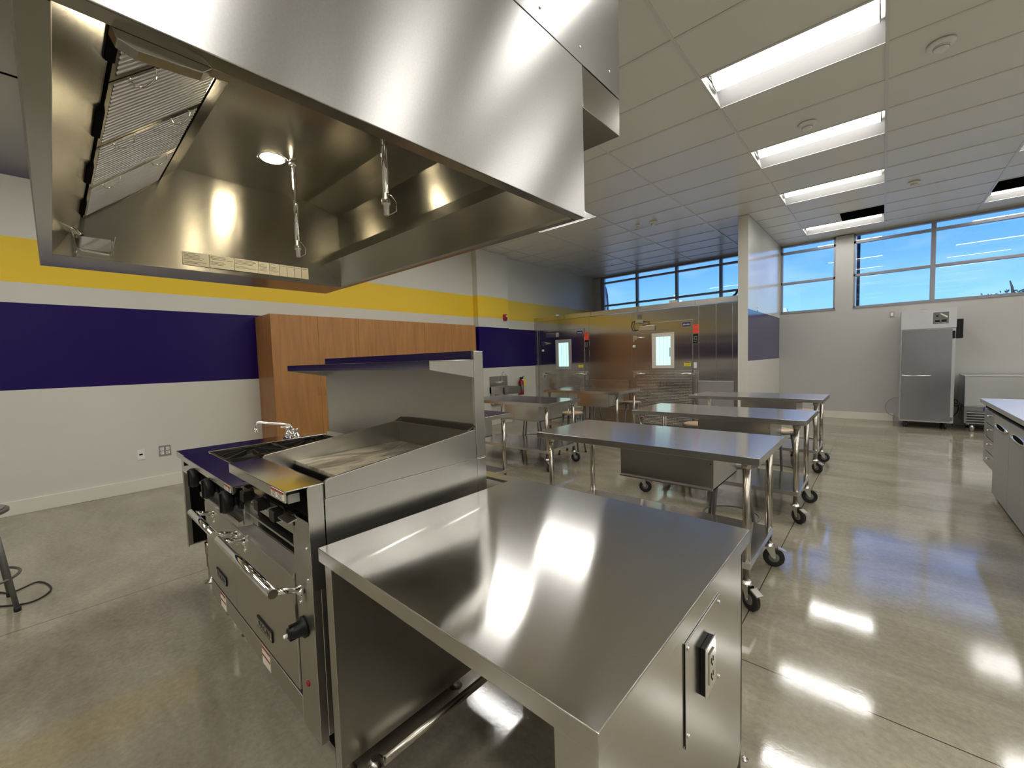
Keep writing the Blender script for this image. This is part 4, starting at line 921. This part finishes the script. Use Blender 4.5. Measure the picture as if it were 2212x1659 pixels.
MB().box(-6.1, -5.98, YW+0.02, YW+0.14, 2.492, 2.53).build('roof_bracket', 'zinc', wk); MB().box(-3.2, -3.05, YW+0.02, YW+0.14, 2.492, 2.54).build('roof_bracket', 'zinc', wk)
MB().tube([(-2.05, YW+0.08, 2.50), (-2.0, YW+0.05, 2.53), (-1.96, YW+0.02, 2.60)], 0.02, 8).build('roof_conduit', 'cable', wk)

# ------------------------------------------------------------------ hand sink, extinguisher, alarm, wall plates
hs = thing('hand_sink', (-6.38, 6.78, 0.66), 'small stainless wall-hung hand sink left of the walk-in cooler', 'sink')
XP = -6.498
MB().prism([(6.455, 0.86), (6.455, 1.085), (6.47, 1.095), (7.02, 1.095), (7.04, 1.085), (7.04, 0.86)], 0, XP, XP+0.02).build('backsplash', 'steel', hs, 0.002)
bs = MB().box(XP, XP+0.44, 6.455, 6.485, 0.72, 0.86).box(XP, XP+0.44, 7.01, 7.04, 0.72, 0.86).box(XP+0.41, XP+0.44, 6.455, 7.04, 0.72, 0.86).box(XP, XP+0.06, 6.455, 7.04, 0.72, 0.86).box(XP+0.03, XP+0.42, 6.47, 7.02, 0.70, 0.72)
bs.build('basin', 'steel', hs, 0.004)
MB().prism([(XP, 0.70), (XP, 0.48), (XP+0.10, 0.46), (XP+0.14, 0.50), (XP+0.14, 0.70)], 1, 6.48, 6.80).build('skirt', 'table', hs, 0.003)
fo = MB().tube([(XP+0.02, 6.80, 0.955), (XP+0.07, 6.80, 0.955), (XP+0.075, 6.80, 1.12), (XP+0.085, 6.80, 1.165), (XP+0.12, 6.80, 1.19), (XP+0.16, 6.80, 1.175), (XP+0.18, 6.80, 1.12)], 0.009, 10)
for yy in (6.70, 6.90): fo.cyl((XP+0.02, yy, 0.955), (XP+0.06, yy, 0.955), 0.014, 12).tube([(XP+0.06, yy, 0.955), (XP+0.065, yy-0.04, 0.965)], 0.006, 8)
fo.cyl((XP+0.05, 6.70, 0.955), (XP+0.05, 6.90, 0.955), 0.010, 10); fo.build('faucet', 'chrome', hs)
MB().tube([(XP+0.2, 6.75, 0.70), (XP+0.2, 6.75, 0.60), (XP+0.15, 6.75, 0.56), (XP+0.08, 6.75, 0.60), (XP+0.02, 6.75, 0.60)], 0.018, 10).build('drain_trap', 'chrome', hs)
sd = thing('soap_bottle', (-6.15, 6.98, 0.862), 'small dark bottle on the right rim of the hand sink', 'bottle')
MB().lathe([(0.018, 0), (0.02, 0.03), (0.012, 0.042), (0.006, 0.045), (0.006, 0.065)], (-6.08, 7.025, 0.861), seg=16).build('bottle', 'black', sd)
ex = thing('fire_extinguisher', (-6.57, 7.62, 0.60), 'red and black fire extinguisher with a yellow tag on the wall by the sink', 'fire extinguisher')
MB().lathe([(0.060, 0), (0.066, 0.01), (0.066, 0.30), (0.05, 0.345), (0.022, 0.36), (0.022, 0.38)], (-6.57, 7.62, 0.60), seg=24).build('cylinder', 'red', ex)
MB().lathe([(0.067, 0.08), (0.067, 0.24)], (-6.57, 7.62, 0.60), seg=24).build('label', 'greyhub', ex)
MB().box(-6.60, -6.50, 7.605, 7.635, 0.985, 1.02).prism([(-6.52, 1.02), (-6.46, 1.045), (-6.46, 1.052), (-6.54, 1.03)], 1, 7.61, 7.63).build('valve_handle', 'black', ex, 0.002)
MB().tube([(-6.56, 7.60, 1.0), (-6.53, 7.545, 1.03), (-6.53, 7.53, 0.95), (-6.54, 7.535, 0.72)], 0.011, 8).build('hose', 'black', ex)
box(-6.50, -6.498, 7.66, 7.735, 0.82, 0.98).build('inspection_tag', 'yellow', ex)
al = thing('fire_alarm', (-6.49, 7.02, 2.425), 'small red fire alarm strobe on the pilaster', 'fire alarm')
MB().box(-6.498, -6.455, 6.965, 7.075, 2.355, 2.50).build('housing', 'red', al, 0.012)
MB().box(-6.455, -6.440, 7.02, 7.06, 2.44, 2.475).build('strobe_lens', 'white', al, 0.003)
po_ = thing('data_plate', (WL, 0.648, 0.44), 'white wall plate with one dark port, left of the outlet', 'wall plate')
MB().box(WL, WL+0.006, 0.612, 0.684, 0.380, 0.502).build('plate', 'white', po_, 0.002)
MB().box(WL+0.006, WL+0.008, 0.632, 0.664, 0.432, 0.452).build('port', 'dark', po_)
ou = thing('wall_outlet', (WL, 0.872, 0.45), 'grey double wall outlet beside the white data plate', 'outlet')
MB().box(WL, WL+0.006, 0.815, 0.930, 0.385, 0.515).build('plate', 'platemetal', ou, 0.002)
sk = MB()
for yy in (0.845, 0.900):
    for zz in (0.425, 0.475): sk.box(WL+0.006, WL+0.009, yy-0.017, yy+0.017, zz-0.018, zz+0.018)
so = sk.build('socket', 'white', ou, 0.002)
dk = MB()
for yy in (0.845, 0.900):
    for zz in (0.425, 0.475): dk.box(WL+0.009, WL+0.0096, yy-0.008, yy-0.004, zz-0.006, zz+0.008).box(WL+0.009, WL+0.0096, yy+0.004, yy+0.008, zz-0.006, zz+0.008)
dk.build('socket_slot', 'dark', so)
wp_ = thing('wall_outlet', (0.115, WF, 2.13), 'small square outlet high on the far wall left of the tall fridge', 'outlet')
MB().box(0.078, 0.150, WF-0.006, WF, 2.075, 2.19).build('plate', 'platemetal', wp_, 0.002)
MB().box(0.094, 0.134, WF-0.010, WF-0.006, 2.10, 2.165).build('socket', 'white', wp_, 0.002)
cr_ = thing('wall_clip', (-1.78, 8.88, 2.28), 'tiny chrome hook pair on the partition wall above the purple patch', 'hook')
for zz in (2.245, 2.31): MB().tube([(-1.785, 8.88, zz), (-1.765, 8.88, zz), (-1.76, 8.885, zz-0.02), (-1.77, 8.89, zz-0.028)], 0.006, 8).build('hook', 'chrome', cr_)

# ------------------------------------------------------------------ tall fridge
fg = thing('reach_in_fridge', (0.58, 10.78, 0), 'tall single door stainless fridge below the right window', 'fridge')
FY = 10.40
MB().box(0.235, 0.925, FY+0.03, WF-0.06, 0.115, 2.125).build('cabinet', 'fridge2', fg, 0.004)
MB().box(0.232, 0.928, FY, FY+0.03, 1.785, 2.128).build('top_grille', 'fridge2', fg, 0.003)
fd = MB().box(0.250, 0.880, FY-0.01, FY+0.028, 0.150, 1.768).build('door', 'fridge', fg, 0.004)
MB().tube([(0.262, FY-0.01, 0.955), (0.262, FY-0.045, 0.955), (0.30, FY-0.058, 0.955), (0.45, FY-0.062, 0.953), (0.60, FY-0.05, 0.953), (0.63, FY-0.035, 0.953), (0.635, FY-0.01, 0.953)], 0.012, 10, rads=[0.012, 0.012, 0.010, 0.013, 0.010, 0.008, 0.008]).build('handle', 'chrome', fd)
cpn = MB().box(0.640, 0.832, FY-0.004, FY, 1.862, 2.062).build('control_panel', 'greyhub', fg, 0.002)
MB().box(0.665, 0.722, FY-0.007, FY-0.004, 1.885, 1.925).box(0.745, 0.805, FY-0.007, FY-0.004, 1.885, 1.93).box(0.675, 0.705, FY-0.007, FY-0.004, 1.985, 2.01).build('display', 'black', cpn)
MB().box(0.667, 0.718, FY-0.008, FY-0.007, 1.880, 1.886).box(0.748, 0.800, FY-0.008, FY-0.007, 1.880, 1.886).prism([(0.725, 2.03), (0.735, 2.045), (0.82, 1.985), (0.81, 1.962)], 1, FY-0.009, FY-0.004).build('paper_tag', 'white', cpn)
MB().box(0.886, 0.915, FY-0.006, FY+0.02, 1.60, 1.73).build('hinge_cover', 'black', fg, 0.003); MB().box(0.886, 0.915, FY-0.006, FY+0.02, 0.165, 0.225).build('hinge_cover', 'greyhub', fg, 0.003)
MB().box(0.929, 1.012, FY+0.06, FY+0.50, 1.60, 1.93).build('side_box', 'black', fg, 0.004)
for xx in (0.33, 0.83):
    for yy in (FY+0.10, FY+0.62):
        MB().lathe([(0.045, -0.016), (0.05, -0.012), (0.05, 0.012), (0.045, 0.016)], (xx, yy+0.02, 0.05), (1, 0.25, 0), 20).box(xx-0.02, xx+0.02, yy-0.02, yy+0.02, 0.085, 0.118).build('caster', 'rubber', fg)
MB().tube(smooth([(0.26, WF-0.05, 0.50), (0.14, WF-0.04, 0.46), (0.06, WF-0.03, 0.36), (0.05, WF-0.03, 0.25), (0.10, WF-0.03, 0.15), (0.22, WF-0.04, 0.10)]), 0.006, 8).build('power_cord', 'greycable', fg)
MB().tube([(0.45, FY+0.2, 2.128), (0.50, FY+0.22, 2.16), (0.56, FY+0.25, 2.15), (0.62, FY+0.25, 2.128)], 0.005, 6).build('top_wire', 'greycable', fg)

# ------------------------------------------------------------------ low refrigeration unit on the right
lu = thing('equipment_stand', (1.7, 10.75, 0), 'low stainless refrigerated unit right of the tall fridge', 'refrigerator')
MB().box(1.045, 2.45, 10.40, WF-0.06, 0.44, 0.942).build('body', 'fridge2', lu, 0.006)
MB().box(1.040, 2.455, 10.385, WF-0.05, 0.942, 0.955).build('top', 'fridge2', lu, 0.003)
MB().box(1.045, 1.075, 10.39, 10.46, 0.14, 0.44).box(2.42, 2.45, 10.39, 10.46, 0.14, 0.44).box(1.045, 2.45, 10.46, WF-0.08, 0.14, 0.43).build('lower_frame', 'fridge', lu, 0.003)
gl = MB()
for q in range(5): gl.prism([(10.385, 0.14+q*0.045), (10.46, 0.165+q*0.045), (10.46, 0.172+q*0.045), (10.385, 0.150+q*0.045)], 0, 1.075, 2.42)
gl.build('louvers', 'fridge2', lu)
MB().box(1.075, 2.42, 10.402, 10.44, 0.345, 0.435).build('control_strip', 'fridge', lu, 0.002)
MB().box(1.265, 1.31, 10.396, 10.403, 0.36, 0.425).build('switch', 'navy', lu)
for xx in (1.15, 2.35):
    for yy in (10.47, 11.0): MB().lathe([(0.034, 0.14), (0.034, 0.02), (0.026, 0.0)], (xx, yy, 0)).build('foot', 'tube', lu)
cb = thing('power_cable', (0.98, 10.9, 0.0), 'black cable coiled between the tall fridge and the low unit', 'cable')
MB().tube(smooth([(0.985, 10.95, 0.50), (0.965, 10.9, 0.46), (0.99, 10.86, 0.42), (1.01, 10.88, 0.47), (0.98, 10.92, 0.50), (0.962, 10.9, 0.42), (0.99, 10.85, 0.38), (1.02, 10.9, 0.40), (1.02, 10.95, 0.28), (0.97, 10.95, 0.18), (0.955, 10.93, 0.10), (0.96, 10.9, 0.01)]), 0.007, 8).build('cord', 'cable', cb)
cb['label'] = 'black cable coiled between the tall fridge and the low unit'

# ------------------------------------------------------------------ right work counter with cabinets
rc = thing('cabinet_counter', (1.17, 5.1, 0), 'stainless cabinet counter cut by the right edge of the photo', 'counter')
RY1, RY0 = 6.53, 2.9; RX = 0.795
MB().box(0.768, 1.62, RY0, RY1, 0.858, 0.900).build('countertop', 'fridge2', rc, 0.004)
MB().box(RX+0.022, 1.60, RY0+0.02, 5.93, 0.06, 0.858).box(RX+0.022, 1.60, 5.93, RY1-0.03, 0.235, 0.858).build('cabinet', 'fridge2', rc, 0.002)
MB().box(RX+0.10, 1.55, RY0+0.05, RY1-0.70, 0.0, 0.06).build('plinth', 'dark', rc)
MB().box(RX+0.010, RX+0.022, RY0+0.03, RY1-0.055, 0.815, 0.840).build('shadow_gap', 'dark', rc)
dr_y = [(5.95, 5.305), (5.30, 4.655), (4.65, 4.005), (4.00, 3.355), (3.35, 2.92)]
for k, (ya, yb) in enumerate(dr_y):
    d = MB().box(RX, RX+0.020, yb+0.0015, ya-0.0015, 0.045, 0.805).build('door', 'rcfront', rc, 0.002)
    yc = (ya+yb)/2
    hd = MB().torus((RX-0.004, yc, 0.716), 0.050, 0.010, 36, (1, 0, 0))
    for v in hd.v: v.y = yc + (v.y-yc)*4.6; v.z = 0.716 + (v.z-0.716)*0.50
    hd.build('recess_rim', 'chrome', d)
    cu = MB().lathe([(0.047, 0), (0.047, 0.002)], (RX-0.001, yc, 0.716), (-1, 0, 0), 36)
    for v in cu.v: v.y = yc + (v.y-yc)*4.6; v.z = 0.716 + (v.z-0.716)*0.50
    cu.build('pull_recess', 'dark', d)
for q in range(4):
    z0 = 0.245+q*0.142
    pd = MB().box(RX+0.004, RX+0.022, 5.965, RY1-0.035, z0, z0+0.134).build('drawer', 'fridge', rc, 0.003)
    MB().lathe([(0.008, 0), (0.010, 0.012), (0.006, 0.02)], (RX+0.004, 6.2, z0+0.08), (-1, 0, 0), 12).build('knob', 'chrome', pd)
for yy in (3.2, 4.9, 6.2): MB().lathe([(0.022, 0.24 if yy > 6 else 0.06), (0.022, 0.02), (0.03, 0.0)], (RX+0.09, yy, 0)).build('foot', 'tube', rc)
# floor anchor
an = thing('floor_anchor', (-0.34, 1.60, 0), 'tiny metal anchor stud in the floor behind the foreground counter', 'anchor')
MB().lathe([(0.012, 0), (0.012, 0.003), (0.006, 0.004), (0.006, 0.008)], (-0.345, 1.565, 0), seg=16).build('stud', 'zinc', an)
cc = thing('extension_cord', (-4.25, -0.3, 0), 'thin dark cord looped on the floor under the left stool', 'cord')
MB().tube(smooth([(-4.6, -0.55, 0.006), (-4.2, -0.40, 0.006), (-4.0, -0.20, 0.006), (-4.12, -0.10, 0.006), (-4.35, -0.16, 0.006), (-4.3, -0.30, 0.006), (-4.7, -0.45, 0.006)]), 0.005, 6).build('cord', 'cable', cc)
for o in bpy.data.objects:
    if o.type == 'MESH' and o.parent is None and 'kind' not in o and 'label' not in o: o['kind'] = 'structure'
